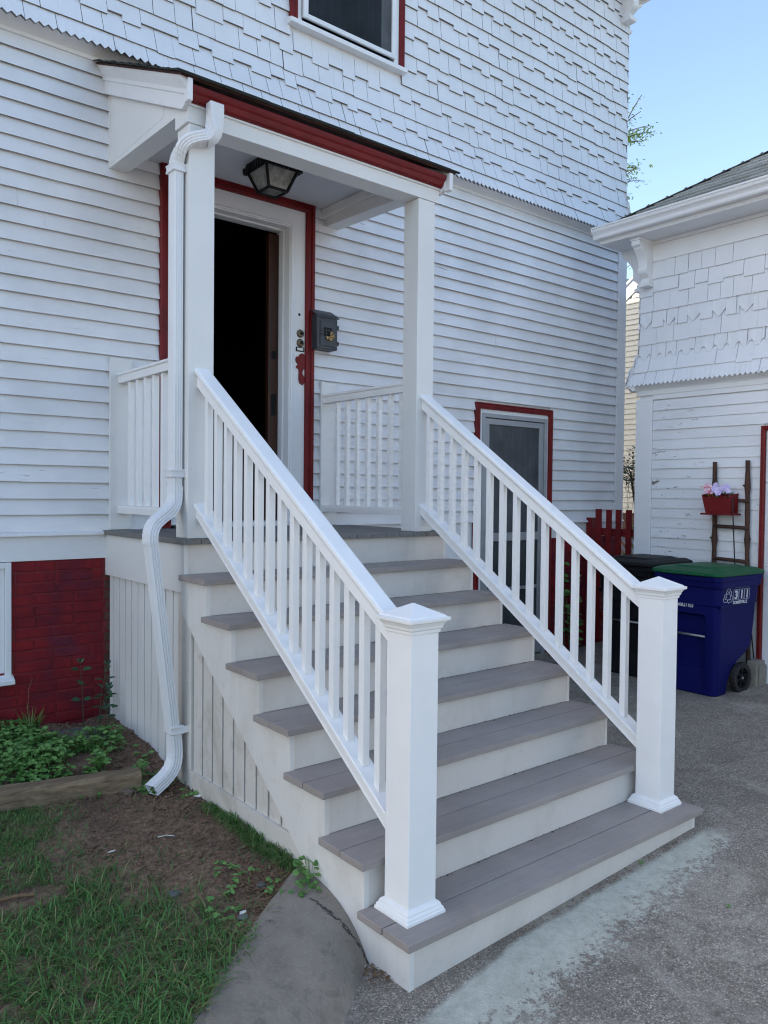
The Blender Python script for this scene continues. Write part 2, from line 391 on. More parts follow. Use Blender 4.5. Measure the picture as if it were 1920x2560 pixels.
def shingle_row(mb, F, u0, u1, v0, v1, prof, style='flat', seed=0, wmin=.09, wmax=.17, gap=.0034, thick=.019, u1f=None, motif=.2, amp=.034, slant=0.):
    rng = random.Random(seed); u = u0; alt = rng.random() < .5
    W = lambda v: prof(v)
    while u < u1 - .01:
        w = rng.uniform(wmin, wmax)
        if rng.random() < .12: w *= 1.5
        e = min(u + w, u1)
        if u1 - e < .05: e = u1
        g = gap if rng.random() < .75 else gap*.25
        if rng.random() < .06: g = gap*2.2
        a, b = u, e - g
        d = 0.
        if style == 'step': d = 0. if alt else amp; d += rng.uniform(-.004, .004); alt = not alt
        elif style == 'flat': d = rng.uniform(-.003, .003)
        if style == 'flat' and rng.random() < .03: d -= .012
        pts = [(a, d), (b, d)]
        if style in ('zig', 'mcut', 'scal', 'under'):
            xs = {a, b}
            if style == 'zig':
                k = math.floor(a/motif*2); 
                while k*motif/2 < b:
                    if k*motif/2 > a: xs.add(k*motif/2)
                    k += 1
                f = lambda x: abs(((x/motif) % 1) - .5)*2*amp
            elif style == 'mcut':
                k = math.floor(a/motif)
                while k*motif < b:
                    for q_ in (.5, .501, .75, .999, 1.0):
                        if a < (k+q_)*motif < b: xs.add((k+q_)*motif)
                    k += 1
                def f(x):
                    t = (x/motif + 1e-6) % 1
                    if t < .5005: return 0.
                    return amp*abs(t - .75)/.25
            else:
                k = math.floor(a/motif)
                while k*motif < b:
                    for q_ in range(0, 9):
                        xx = (k + .45 + .55*q_/8)*motif
                        if a < xx < b: xs.add(xx)
                    k += 1
                def f(x):
                    t = (x/motif) % 1
                    if t < .45: return 0.
                    s_ = (t - .45)/.55; return amp*math.sqrt(max(0, 1 - (2*s_ - 1)**2))
            pts = [(x, f(x)) for x in sorted(xs)]
        tw = rng.uniform(-.0015, .002); jb = rng.uniform(-.0025, .0025)
        n = len(pts); vs = []; top = v1 + .055
        for (x, dd) in pts:
            vb = v0 + dd; wb = W(v0) + (W(v1) - W(v0))*dd/(v1 - v0)
            sl = slant*(top - vb)
            vs += [F(x, top, W(top) - .001), F(x, vb, wb + thick + tw), F(x, vb + .0008, wb - .002)]
        fs = []
        for i in range(n - 1):
            p = i*3; q_ = p + 3; fs += [(p, p+1, q_+1, q_), (p+1, p+2, q_+2, q_+1)]
        fs += [(0, 2, 1), ((n-1)*3, (n-1)*3+1, (n-1)*3+2)]
        b0 = len(mb.f); mb.add(vs, fs)
        if mb.altm: mb.alt += [b0 + i*2 + 1 for i in range(n-1)] + ([] if style == 'step' else [b0 + 2*(n-1), b0 + 2*(n-1) + 1])
        u = e

def plane_with_holes(mb, F, u0, u1, v0, v1, holes, w=-.004):
    us = sorted({u0, u1, *[h for H in holes for h in H[:2] if u0 < h < u1]}); vs_ = sorted({v0, v1, *[h for H in holes for h in H[2:] if v0 < h < v1]})
    for a, b in zip(us[:-1], us[1:]):
        for c, d in zip(vs_[:-1], vs_[1:]):
            m, n = (a+b)/2, (c+d)/2
            if any(h[0] < m < h[1] and h[2] < n < h[3] for h in holes): continue
            mb.quad(F(a, c, w), F(b, c, w), F(b, d, w), F(a, d, w))

def moulding(mb, F, pts, path, closed=False):
    """sweep a profile [(in-plane offset outward from path, w)] round a 2-D path of (u, v) with mitres"""
    n = len(path); rings = []
    for i in range(n):
        p = Vector(path[i]); a = (Vector(path[i]) - Vector(path[i-1])).normalized() if i > 0 else None
        b = (Vector(path[i+1]) - Vector(path[i])).normalized() if i < n-1 else None
        if a is None: a = b
        if b is None: b = a
        na, nb = Vector((-a.y, a.x)), Vector((-b.y, b.x)); m = (na + nb).normalized(); k = 1 / max(.3, m.dot(na))
        rings.append([F(p.x + m.x*k*o, p.y + m.y*k*o, w) for o, w in pts])
    mb.loft(rings, True)

# ================================================================== MAIN HOUSE
FY = 2.99
FF = Face((0, FY, 0), (1,0,0), (0,0,1), (0,-1,0))       # facade, u = x, v = z
XR = 5.58
house = thing('white_house', (-2.0, FY, .2), 'large white clapboard house with scalloped shingle upper floor, behind the porch', 'house')

HOLES = [(.46, 1.52, 1.3, 3.80), (3.38, 4.36, 0., 2.50), (1.40, 2.41, 5.17, 6.9), (-1.55, -.53, .62, 1.27)]
mb = MB()
plane_with_holes(mb, FF, -9, XR, -.1, 7.2, HOLES)
mb.quad((XR, FY+.005, -.1), (XR, 8, -.1), (XR, 8, 7.2), (XR, FY+.005, 7.2))
mb.quad((-9, FY+.005, -.1), (-9, 8, -.1), (-9, 8, 7.2), (-9, FY+.005, 7.2))
mb.quad((-9, 8, -.1), (XR, 8, -.1), (XR, 8, 7.2), (-9, 8, 7.2))
mb.build('wall', M['trim'], house)

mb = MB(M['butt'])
clapboards(mb, FF, -4.0, 5.455, 1.475, 4.39, .0998, holes=[(.40, 1.56, 0, 3.86), (3.35, 4.38, 0, 2.53)], seed=5)
clapboards(mb, FF, -9, -4.0, 1.475, 4.39, .0998, seed=6)
mb.build('clapboard_siding', M['clap'], house)
mb = MB(); FS = Face((XR, FY, 0), (0,1,0), (0,0,1), (1,0,0))
clapboards(mb, FS, .16, 5.0, 1.475, 4.39, .0998, seed=8)
mb.build('clapboard_siding', M['clapy'], house)

# shingled upper storey with its flared skirt
def flare(v): 
    t = max(0., (4.92 - v) / .50); return .125 * min(1., t)**1.7
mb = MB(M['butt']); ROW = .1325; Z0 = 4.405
win_hole = (1.36, 2.45, 5.13, 7.2)
k = 0; v = Z0; row_z = [Z0, 4.535]
while row_z[-1] < 7.15: row_z.append(row_z[-1] + .1305)
for k in range(len(row_z) - 1):
    a, b = row_z[k], row_z[k+1]
    st = 'zig' if k == 0 else ('step' if k % 2 == 0 else 'flat')
    ue = XR + .012 + flare(a)
    kw = dict(prof=flare, style=st, motif=.050, amp=(.025 if st == 'zig' else .036), slant=0)
    if k == 0: kw.update(wmin=.13, wmax=.3)
    segs = [(-4.5, ue)]
    if b > win_hole[2] + .02: segs = [(-4.5, win_hole[0] + .012), (win_hole[1] - .012, ue)]
    for i, (p, q_) in enumerate(segs): shingle_row(mb, FF, p, q_, a, b, seed=100*k + i + 3, **kw)
mb.build('shingle_siding', M['shin'], house)
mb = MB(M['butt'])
for k in range(len(row_z) - 1):
    a, b = row_z[k], row_z[k+1]; st = 'zig' if k == 0 else ('step' if k % 2 == 0 else 'flat')
    shingle_row(mb, FS, -.012 - flare(a), 5.0, a, b, prof=flare, style=st, motif=.050, amp=.030, seed=900+k, wmin=.12, wmax=.22)
    shingle_row(mb, FF, -9, -4.5, a, b, prof=flare, style=st, motif=.050, amp=.030, seed=1900+k, wmin=.14, wmax=.26)
mb.build('shingle_siding', M['shin'], house)
# soffit under the flare with a little cove moulding
mb = MB()
for F_, u0, u1 in ((FF, -9, XR + .12), (FS, -.12, 5.0)):
    prof = [(4.375, -.01), (4.375, .022), (4.395, .026), (4.408, .045), (4.425, .082), (4.432, .105), (4.442, .112), (4.455, .105), (4.455, -.01)]
    mb.loft([[F_(u, a, b) for a, b in prof] for u in (u0, u1)], True)
mb.build('cove_moulding', M['trim'], house)
# corner board, water table, foundation brick
mb = MB(); mb.box(5.458, XR + .024, FY - .026, FY + .0, 1.32, 4.38); mb.box(XR, XR + .0235, FY, FY + .15, 1.32, 4.38)
mb.build('corner_board', M['trimz'], house, bevel=.003)
def wt(u0, u1):
    m = MB(); m.box(u0, u1, FY - .016, FY + .004, 1.303, 1.452)
    m.prism([(FY - .05, 1.452), (FY - .048, 1.466), (FY - .012, 1.482), (FY, 1.482), (FY, 1.452)], lambda a, b, d: (d, a, b), u0, u1)
    return m
wt(-9, .033).build('water_table', M['trim'], house, bevel=.002)
wt(4.40, XR + .02).build('water_table', M['trim'], house, bevel=.002)

def bricks(mb, F, u0, u1, v0, v1, holes=(), seed=2, bl=.225, bh=.067, w0=.0, d=.0135):
    rng = random.Random(seed); k = 0; v = v1
    while v > v0:
        off = (k % 2)*bl/2 + rng.uniform(-.012, .012); u = u0 - off
        while u < u1:
            ln = bl if rng.random() < .92 else bl*.5
            a, b = max(u, u0) + .004, min(u + ln, u1) - .004
            for h in holes:
                if h[2] < v - bh/2 < h[3] and b > h[0] and a < h[1]:
                    if b > h[1]: a = h[1] + .003
                    elif a < h[0]: b = h[0] - .003
                    else: b = a
            if b - a > .02:
                j = [rng.uniform(-.0022, .0022) for _ in range(8)]; w = w0 + d + rng.uniform(-.0035, .0035)
                c, e = v - bh + .0045, v - .0045
                P = [F(a + j[0], c + j[1], w0 - .01), F(b + j[2], c + j[3], w0 - .01), F(b + j[2], c + j[3], w), F(a + j[0], c + j[1], w),
                     F(a + j[4], e + j[5], w0 - .01), F(b + j[6], e + j[7], w0 - .01), F(b + j[6], e + j[7], w + rng.uniform(-.002, .002)), F(a + j[4], e + j[5], w)]
                mb.hexa(P)
            u += ln
        v -= bh; k += 1
mb = MB(); bricks(mb, FF, -3.2, .018, -.1, 1.302, holes=[(-1.58, -.53, .58, 1.31)], seed=3)
mb.build('brick_foundation', M['brick'], house, bevel=.006, seg=2)
mb = MB(); bricks(mb, FF, 4.40, XR + .01, -.1, 1.302, seed=4); mb.build('brick_foundation', M['brick'], house, bevel=.006, seg=2)
mb = MB(); bricks(mb, FF, .022, .5, -.1, 1.302, seed=9)
mb.build('brick_foundation', M['oldbrick'], house, bevel=.004, seg=1, label='bare brown brick strip beside the porch skirting')
mb = MB(); mb.box(-3.2, .5, FY - .0075, FY + .003, -.1, 1.303); mb.box(-9, -3.2, FY - .012, FY + .003, -.1, 1.303); mb.build('mortar_bed', M['mortar'], house)
mb = MB(); mb.box(4.39, XR, FY - .0075, FY + .003, -.1, 1.303)
# leave the basement window open in the mortar sheet by covering it with its frame in front
mb.build('mortar_bed', M['mortar'], house)
mb = MB(); bricks(mb, FS, -.0, 1.6, -.1, 1.30, seed=14); mb.build('brick_foundation', M['brick'], house, bevel=.004, seg=1)
mb = MB(); mb.box(XR, XR + .016, FY + .0, FY + 5, 1.302, 1.47); mb.build('water_table', M['trim'], house)

# eave bracket high on the corner and the roof above
def scroll(h, dp):
    pts = [(0, 0), (dp, 0), (dp, -h*.16), (dp*.86, -h*.20)]
    for i in range(9):
        t = i/8; ang = math.pi*t
        pts.append((dp*(.86 - .36*t - .10*math.sin(ang)), -h*(.22 + .38*t)))
    for i in range(1, 8):
        t = i/7; pts.append((dp*(.50 - .22*t + .12*math.sin(math.pi*t)), -h*(.60 + .24*t)))
    pts += [(dp*.34, -h*.88), (dp*.34, -h*.96), (0, -h)]
    return pts
def bracket(name, F, u, vtop, h, dp, th, parent, m, **kw):
    b = MB(); b.prism(scroll(h, dp), lambda a, c, d: F(u + d, vtop + c, a), -th/2, th/2)
    b.prism([(0, .0), (dp*1.04, .0), (dp*1.04, -h*.06), (0, -h*.06)], lambda a, c, d: F(u + d, vtop + c + .001, a), -th*.62, th*.62)
    b.prism([(0, -h*.95), (dp*.42, -h*.95), (dp*.40, -h*1.03), (0, -h*1.03)], lambda a, c, d: F(u + d, vtop + c, a), -th*.62, th*.62)
    return b.build(name, m, parent, bevel=.004, **kw)
bracket('eave_bracket', FF, XR - .08, 7.1, .40, .30, .09, house, M['trimz'])
bracket('eave_bracket', FS, .08, 7.1, .40, .30, .09, house, M['trimz'])
mb = MB(); mb.box(-9.35, XR + .36, FY - .36, 8.32, 7.1, 7.2); mb.build('eaves', M['trim'], house, bevel=.01)
mb = MB()
e0, e1, f0, f1, zb, zt = -9.4, XR + .42, FY - .42, 8.38, 7.205, 9.1
mb.add([(e0,f0,zb),(e1,f0,zb),(e1,f1,zb),(e0,f1,zb),(e0+2.8,(f0+f1)/2,zt),(e1-2.8,(f0+f1)/2,zt)], [(0,1,5,4),(1,2,5),(2,3,4,5),(3,0,4),(0,3,2,1)])
mb.build('roof', M['roofd'], house)

# ---------------- porch doorway
door_frame = MB()
rp = [(0, .018), (0, .040), (.018, .044), (.024, .034), (.044, .034), (.050, .046), (.070, .046), (.078, .036), (.078, .0)]
# red casing: path runs along the INNER edge, profile offset outward (left normal of travel)
moulding(door_frame, FF, rp, [(1.512, 1.484), (1.512, 3.804), (.456, 3.804), (.456, 1.484)][::-1])
df = door_frame.build('door_frame', M['red'], house)
mb = MB(); mb.box(1.374, 1.512, FY - .022, FY + .0, 1.50, 3.804); mb.box(.456, .594, FY - .022, FY, 1.50, 3.804); mb.box(.594, 1.374, FY - .022, FY, 3.667, 3.804)
mb.build('inner_casing', M['trimz'], df, bevel=.002)
mb = MB(); moulding(mb, FF, [(0, .022), (0, .034), (.010, .036), (.018, .026), (.022, .022)], [(1.384, 1.50), (1.384, 3.677), (.584, 3.677), (.584, 1.50)][::-1])
mb.build('inner_moulding', M['trimz'], df)
mb = MB(); mb.box(1.374, 1.41, FY, FY + .16, 1.50, 3.70); mb.box(.558, .594, FY, FY + .16, 1.50, 3.70); mb.box(.594, 1.374, FY, FY + .16, 3.667, 3.70)
mb.box(1.362, 1.374, FY + .05, FY + .09, 1.52, 3.655); mb.box(.594, .606, FY + .05, FY + .09, 1.52, 3.655); mb.box(.594, 1.374, FY + .05, FY + .09, 3.655, 3.667)
mb.build('jamb', M['trimz'], df, bevel=.002)
mb = MB(); mb.box(.50, 1.46, FY - .055, FY + .2, 1.482, 1.515); mb.build('threshold', M['trim'], df, bevel=.006)
# brown wooden door swung inwards, its latch edge towards the opening
dr = MB(); dr.box(1.289, 1.3735, FY + .125, FY + .172, 1.52, 3.645)
door = dr.build('door', M['wood'], house, bevel=.003)
mb = MB(); mb.box(1.315, 1.352, FY + .118, FY + .1245, 2.30, 2.46); mb.build('lock_plate', M['black'], door, bevel=.002)
mb = MB(); mb.box(1.315, 1.352, FY + .118, FY + .1245, 2.72, 2.78); mb.build('lock_plate', M['black'], door, bevel=.002)
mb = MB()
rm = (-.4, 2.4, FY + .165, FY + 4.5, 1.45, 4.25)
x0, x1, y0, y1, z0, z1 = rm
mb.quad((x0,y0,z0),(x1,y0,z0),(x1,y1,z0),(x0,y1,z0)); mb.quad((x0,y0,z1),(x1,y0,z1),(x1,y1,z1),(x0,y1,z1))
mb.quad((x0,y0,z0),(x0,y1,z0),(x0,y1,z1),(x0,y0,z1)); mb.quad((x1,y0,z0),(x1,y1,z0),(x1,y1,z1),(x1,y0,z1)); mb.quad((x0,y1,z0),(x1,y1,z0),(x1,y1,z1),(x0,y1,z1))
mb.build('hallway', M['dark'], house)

# locks, peephole, bell plate on the right casing
def disc(mb, c, r, d, n=24, nrm=(0,-1,0)):
    c = Vector(c); nrm = Vector(nrm); a = nrm.cross(Vector((0,0,1))).normalized(); b = a.cross(nrm)
    mb.loft([[c + nrm*dd + (a*math.cos(2*math.pi*k/n) + b*math.sin(2*math.pi*k/n))*rr for k in range(n)] for rr, dd in ((r, 0), (r, d*.5), (r*.82, d), (r*.3, d*1.15))])
yc = FY - .022
for z_ in (2.905, 2.836):
    mb = MB(); disc(mb, (1.470, yc, z_), .030, .016); lk = mb.build('door_lock', M['brass'], df, smooth=False)
    mb = MB(); disc(mb, (1.472, yc - .016, z_), .013, .008); mb.box(1.4705, 1.4735, yc - .0275, yc - .024, z_ - .006, z_ + .006); mb.build('keyhole', M['black'], lk)
mb = MB(); disc(mb, (1.463, yc + .004, 3.045), .012, .005); mb.build('peephole', M['black'], df)
mb = MB(); mb.box(1.433, 1.505, yc - .006, yc, 2.772, 2.806); bp = mb.build('name_plate', M['black'], df, bevel=.002)
mb = MB(); mb.box(1.443, 1.493, yc - .008, yc - .005, 2.780, 2.799); mb.build('card', M['paper'], bp)
# red key-shaped plaque
key = [(0,0),(.012,-.008),(.030,.004),(.040,.030),(.036,.060),(.020,.075),(.012,.090),(.020,.110),(.030,.128),(.062,.118),(.068,.135),(.060,.150),(.075,.158),(.088,.175),
       (.082,.205),(.060,.222),(.048,.218),(.040,.236),(.012,.250),(-.018,.238),(-.026,.222),(-.052,.218),(-.064,.198),(-.058,.174),(-.036,.158),(-.040,.150),(-.056,.142),(-.052,.126),(-.030,.120),(-.026,.100),
       (-.028,.040),(-.020,.012)]
mb = MB(); mb.prism([(1.478 + a*.78, 2.532 + b*.92) for a, b in key], lambda a, b, d: (a, yc - d, b), 0, .010)
kp = mb.build('key_plaque', M['redx'], None, bevel=.002)
tag(kp, 'flat red key-shaped plaque hung on the white door casing below the two locks', 'plaque')

# ---------------- side (basement) door
sd = MB(); rp2 = [(0, .018), (0, .036), (.015, .040), (.022, .032), (.040, .034), (.046, .040), (.056, .036), (.056, 0)]
moulding(sd, FF, rp2, [(4.345, .15), (4.345, 2.497), (3.385, 2.497), (3.385, .15)][::-1])
sdo = sd.build('door_frame', M['red'], house)
mb = MB(); mb.box(3.385, 3.425, FY - .018, FY, .15, 2.497); mb.box(4.325, 4.345, FY - .018, FY, .15, 2.497); mb.box(3.425, 4.325, FY - .018, FY, 2.462, 2.497)
mb.build('inner_casing', M['trimz'], sdo)
mb = MB(); y0 = FY - .012
mb.box(3.425, 3.462, y0 - .016, y0 + .02, .17, 2.462); mb.box(4.288, 4.325, y0 - .016, y0 + .02, .17, 2.462); mb.box(3.462, 4.288, y0 - .016, y0 + .02, 2.425, 2.462)
mb.build('storm_frame', M['galv'], sdo, bevel=.002)
mb = MB(); y0 = FY - .004
for a in ((3.467, 3.522, .20, 2.418), (4.225, 4.283, .20, 2.418), (3.522, 4.225, 2.365, 2.418), (3.522, 4.225, 1.295, 1.372), (3.522, 4.225, .20, .36), (3.522, 4.225, .83, .86)):
    mb.box(a[0], a[1], y0 - .014, y0 + .014, a[2], a[3])
scd = mb.build('door', M['galv'], house, bevel=.003, label='grey metal storm door with two dark screens')
mb = MB(); mb.box(3.523, 4.224, y0 + .0, y0 + .004, 1.373, 2.364); mb.build('screen', M['screenl'], scd)
mb = MB(); mb.box(3.523, 4.224, y0 + .0, y0 + .004, .361, 1.294); mb.build('screen', M['screen'], scd)
for z_ in (2.25, 1.30, .45):
    mb = MB(); mb.box(4.272, 4.296, y0 - .032, y0 - .014, z_, z_ + .07); mb.tube([(4.284, y0 - .034, z_), (4.284, y0 - .034, z_ + .07)], .006); mb.build('hinge', M['galv'], scd)
mb = MB(); mb.box(3.49, 3.505, y0 - .05, y0 - .014, 1.31, 1.43); mb.build('handle', M['steel'], scd, bevel=.004)
mb = MB(); mb.box(3.36, 4.36, FY - .06, FY + .05, .10, .185); mb.build('threshold', M['cinder'], sdo, bevel=.01)

# ---------------- upper window
wf = MB(); moulding(wf, FF, [(0, .018), (0, .040), (.014, .046), (.024, .036), (.036, .038), (.044, .046), (.058, .038), (.058, 0)], [(2.388, 5.175), (2.388, 7.08), (1.420, 7.08), (1.420, 5.175)][::-1])
w1 = wf.build('window', M['red'], house)
mb = MB(); mb.box(1.420, 1.458, FY - .030, FY + .03, 5.17, 7.08); mb.box(2.338, 2.388, FY - .030, FY + .03, 5.17, 7.08); mb.box(1.458, 2.338, FY - .03, FY + .03, 7.0, 7.08)
mb.build('frame', M['trimz'], w1, bevel=.002)
mb = MB(); mb.prism([(FY - .070, 5.128), (FY - .070, 5.162), (FY - .01, 5.182), (FY + .04, 5.182), (FY + .04, 5.128)], lambda a, b, d: (d, a, b), 1.345, 2.455); mb.build('sill', M['trim'], w1, bevel=.003)
mb = MB(); y0 = FY - .035
mb.box(1.458, 1.500, y0 - .022, y0, 5.205, 7.0); mb.box(2.298, 2.338, y0 - .022, y0, 5.205, 7.0); mb.box(1.500, 2.298, y0 - .022, y0, 5.205, 5.240); mb.box(1.500, 2.298, y0 - .022, y0, 6.0, 6.04)
mb.build('storm_frame', M['alu'], w1, bevel=.003)
mb = MB(); mb.box(1.500, 2.195, y0 - .010, y0 - .006, 5.240, 6.0); mb.box(1.5, 2.298, y0 - .010, y0 - .006, 6.04, 7.0); mb.build('screen', M['screend'], w1)
mb = MB(); mb.box(2.195, 2.298, y0 - .009, y0 - .005, 5.240, 6.0); mb.build('curtain', M['screenl'], w1)

# ---------------- basement window on the left
mb = MB()
for a in ((-.562, -.528, .62, 1.300), (-1.56, -1.486, .62, 1.300), (-1.486, -.562, 1.265, 1.300)): mb.box(a[0], a[1], FY - .030, FY + .02, a[2], a[3])
w2 = mb.build('window', M['trimz'], house, bevel=.003)
mb = MB()
for a in ((-.604, -.563, .65, 1.264), (-1.484, -1.456, .65, 1.233), (-1.456, -.604, 1.215, 1.264), (-1.456, -.604, .65, .70), (-1.05, -1.02, .70, 1.19)): mb.box(a[0], a[1], FY - .012, FY + .012, a[2], a[3])
mb.build('sash', M['trimz'], w2, bevel=.002)
mb = MB(); mb.box(-1.456, -.604, FY - .0095, FY - .0082, .70, 1.215); mb.build('pane', M['glass'], w2)
mb = MB(); mb.prism([(FY - .062, .585), (FY - .062, .612), (FY - .0, .640), (FY, .585)], lambda a, b, d: (d, a, b), -1.60, -.515); mb.build('sill', M['trimz'], w2, bevel=.004)

# ---------------- mailbox
mbx = thing('mailbox', (1.65, FY - .05, 2.80), 'dark grey metal mailbox with a small ribbon bow, right of the red door frame', 'mailbox')
mb = MB(); mb.box(1.560, 1.745, FY - .115, FY - .016, 2.800, 3.055); mb.build('body', M['mail'], mbx, bevel=.006)
mb = MB(); mb.hexa([(1.552, FY-.125, 3.030), (1.755, FY-.125, 3.030), (1.755, FY-.016, 3.095), (1.552, FY-.016, 3.095), (1.552, FY-.125, 3.042), (1.755, FY-.125, 3.042), (1.755, FY-.016, 3.107), (1.552, FY-.016, 3.107)])
mb.build('lid', M['mail'], mbx, bevel=.003)
mb = MB(); mb.box(1.585, 1.728, FY - .122, FY - .115, 2.822, 3.01); dd_ = mb.build('door', M['mail'], mbx, bevel=.003)
mb = MB()
for i in range(3):
    for j in range(3): mb.box(1.615 + i*.026, 1.635 + i*.026, FY - .124, FY - .1215, 2.895 + j*.023, 2.913 + j*.023)
mb.box(1.595, 1.602, FY - .124, FY - .1215, 2.93, 2.937); mb.box(1.594, 1.604, FY - .124, FY - .1215, 2.90, 2.91)
mb.build('grille', M['dark'], dd_)
for z_ in (2.835, 2.955):
    mb = MB(); mb.tube([(1.748, FY - .118, z_), (1.748, FY - .118, z_ + .03)], .006); mb.build('hinge', M['mail'], mbx)
mb = MB(); c = Vector((1.668, FY - .132, 2.893))
for s_, tt in ((1, 15), (-1, 200), (1, 75), (-1, 262), (1, -40)):
    an = R_(tt); L_ = .040 if abs(tt) in (15, 200, 75) else .030; d1 = Vector((math.cos(an), 0, math.sin(an))); d2 = Vector((-d1.z, 0, d1.x))
    mb.add([c, c + d1*L_ + d2*.014 + Vector((0,-.008,0)), c + d1*L_*.9 + Vector((0,.002,0)), c + d1*L_ - d2*.014 + Vector((0,-.006,0)), c + d1*L_*.5 + Vector((0,-.014,0))], [(0,1,4),(1,2,4),(2,3,4),(3,0,4)])
mb.tube([c + Vector((-.005,-.008,0)), c + Vector((.005,-.008,0))], .006)
mb.build('bow', M['gold'], mbx)

# ================================================================== PORCH ROOF + POSTS
pr = thing('porch_roof', (.9, 1.95, 1.48), 'small shed porch roof with red gutter, held on two square white posts over the front door', 'porch roof')
PY0, PY1 = 1.848, 1.990
for xa, xb, zt in ((.055, .200, 3.632), (1.640, 1.784, 3.632)):
    mb = MB(); mb.box(xa, xb, PY0, PY1, 1.481, zt); p = mb.build('post', M['new'], pr, bevel=.003)
# front beam and side beams
mb = MB(); mb.box(.040, 1.812, PY0 - .006, PY0 + .14, 3.6335, 3.80); mb.build('beam', M['newx'], pr, bevel=.002)
for xa, xb in ((.045, .165), (1.690, 1.812)):
    mb = MB(); mb.hexa([(xa, PY0+.141, 3.706), (xb, PY0+.141, 3.706), (xb, FY-.0, 3.742), (xa, FY-.0, 3.742), (xa, PY0+.141, 3.83), (xb, PY0+.141, 3.83), (xb, FY-.0, 4.20), (xa, FY-.0, 4.20)])
    mb.build('beam', M['newx'], pr, bevel=.002)
# inner frieze strips under the ceiling and the ceiling itself
mb = MB(); mb.box(1.655, 1.689, PY0 + .15, FY - .02, 3.80, 3.862); mb.box(.166, .20, PY0 + .15, FY - .02, 3.80, 3.862); mb.build('ceiling_trim', M['new'], pr, bevel=.004)
mb = MB(); mb.box(.166, 1.689, PY0 + .1405, FY - .001, 3.864, 3.88); mb.build('ceiling', M['ceil'], pr)
# left gable infill: stile, recessed panel, sloped rake board, crown moulding
def zroof(y): return 3.812 + (y - 1.76) * .452        # underside of roof deck
for sx, xo in ((-1, .04), (1, 1.812)):
    X = lambda d: xo + sx*d
    mb = MB()
    A = lambda a, b, d: (X(d), a, b)
    zt2 = lambda y: zroof(y) - .0; zb2 = lambda y: zroof(y) - .165
    mb.prism([(PY0 - .055, zt2(PY0-.055)), (FY - .001, zt2(FY)), (FY - .001, zb2(FY)), (PY0 + .01, zb2(PY0+.01)), (PY0 - .055, zb2(PY0-.055) + .045)], A, .001, .026)
    mb.build('rake_board', M['trim'], pr, bevel=.002)
    mb = MB()
    prof = [(.026, -.085), (.034, -.083), (.036, -.060), (.048, -.040), (.062, -.020), (.066, -.002), (.066, .0), (.026, .0)]
    mb.loft([[(X(a), y, zroof(y) + b) for a, b in prof] for y in (PY0 - .075, FY - .001)]); mb.build('crown_moulding', M['trim'], pr)
mb = MB(); mb.box(.042, .0455, FY - .045, FY - .001, 3.75, zroof(FY) - .17); mb.box(.0435, .046, PY0 + .3, FY - .045, 3.76, 3.95); mb.build('stile', M['newx'], pr, bevel=.001)
# broken white end blocks beside the gutter
for xa, xb in ((.004, .030), (1.822, 1.852)):
    mb = MB(); mb.box(xa, xb, PY0 - .095, PY0 - .045, 3.70, 3.812); mb.build('end_block', M['trimz'], pr, bevel=.004)
# red wooden ogee gutter
prof = [(0, 0), (-.030, .004), (-.052, .016), (-.062, .034), (-.070, .052), (-.086, .066), (-.096, .082), (-.098, .108), (-.086, .110), (-.084, .09), (-.05, .06), (-.03, .03), (0, .03)]
mb = MB(); mb.loft([[(x, PY0 - .014 + a*.58, 3.724 + b*.68) for a, b in prof] for x in [.031 + i*(1.815-.031)/8 for i in range(9)]])
mb.build('gutter', M['redx'], pr)
mb = MB(); mb.box(.031, 1.815, PY0 - .0185, PY0 - .0065, 3.715, 3.806); mb.build('fascia', M['trim'], pr)
# roof deck + shingle courses
mb = MB(); ra, rb = -.03, 1.885
y0, y1 = PY0 - .085, FY - .0
mb.hexa([(ra, y0, zroof(y0)), (rb, y0, zroof(y0)), (rb, y1, zroof(y1)), (ra, y1, zroof(y1)), (ra, y0, zroof(y0)+.014), (rb, y0, zroof(y0)+.014), (rb, y1, zroof(y1)+.014), (ra, y1, zroof(y1)+.014)])
mb.build('roof_deck', M['oldbrick'], pr)
sl = math.atan(.452); FR = Face((0, y0 - .02, zroof(y0-.02) + .014), (1,0,0), (0, math.cos(sl), math.sin(sl)), (0, -math.sin(sl), math.cos(sl)))
mb = MB(); Ltot = (y1 - y0 + .02)/math.cos(sl); nr = 10
for k in range(nr):
    shingle_row(mb, FR, ra - .022 + random.uniform(-.012, .006), rb + .022 + random.uniform(-.006, .010), k*Ltot/nr, (k+1)*Ltot/nr, prof=lambda v: 0., style='flat', seed=60+k, wmin=.2, wmax=.3, thick=.011, gap=.004)
mb.build('roof_shingles', M['roofd'], pr)

# ceiling lantern
lamp = thing('porch_lantern', (.91, 2.50, 3.864), 'black metal box lantern with cloudy glass, fixed to the porch ceiling', 'lamp')
cx, cy = .945, 2.50; lw = .138
C4 = lambda r, z: [(cx - r, cy - r, z), (cx + r, cy - r, z), (cx + r, cy + r, z), (cx - r, cy + r, z)]
mb = MB(); mb.loft([C4(lw*.92, 3.8635), C4(lw*.92, 3.84), C4(lw, 3.836), C4(lw, 3.808), C4(lw*.9, 3.804)])
for s_ in range(4):
    for i in range(9):
        t = -lw + 2*lw*(i + .5)/9; a, b = ((t, -lw), (lw, t), (t, lw), (-lw, t))[s_]
        mb.box(cx + a - .010, cx + a + .010, cy + b - .010, cy + b + .010, 3.798, 3.8345)
hd = mb.build('hood', M['black'], lamp, bevel=.002)
r1, r2, z1, z2 = lw*.84, lw*.50, 3.806, 3.682
mb = MB()
c1, c2 = C4(r1, z1), C4(r2, z2)
for a, b in zip(c1, c2): mb.tube([a, b], .0100, 6)
for i in range(4): mb.tube([c2[i], c2[(i+1) % 4]], .0100, 6)
mb.build('cage', M['black'], lamp)
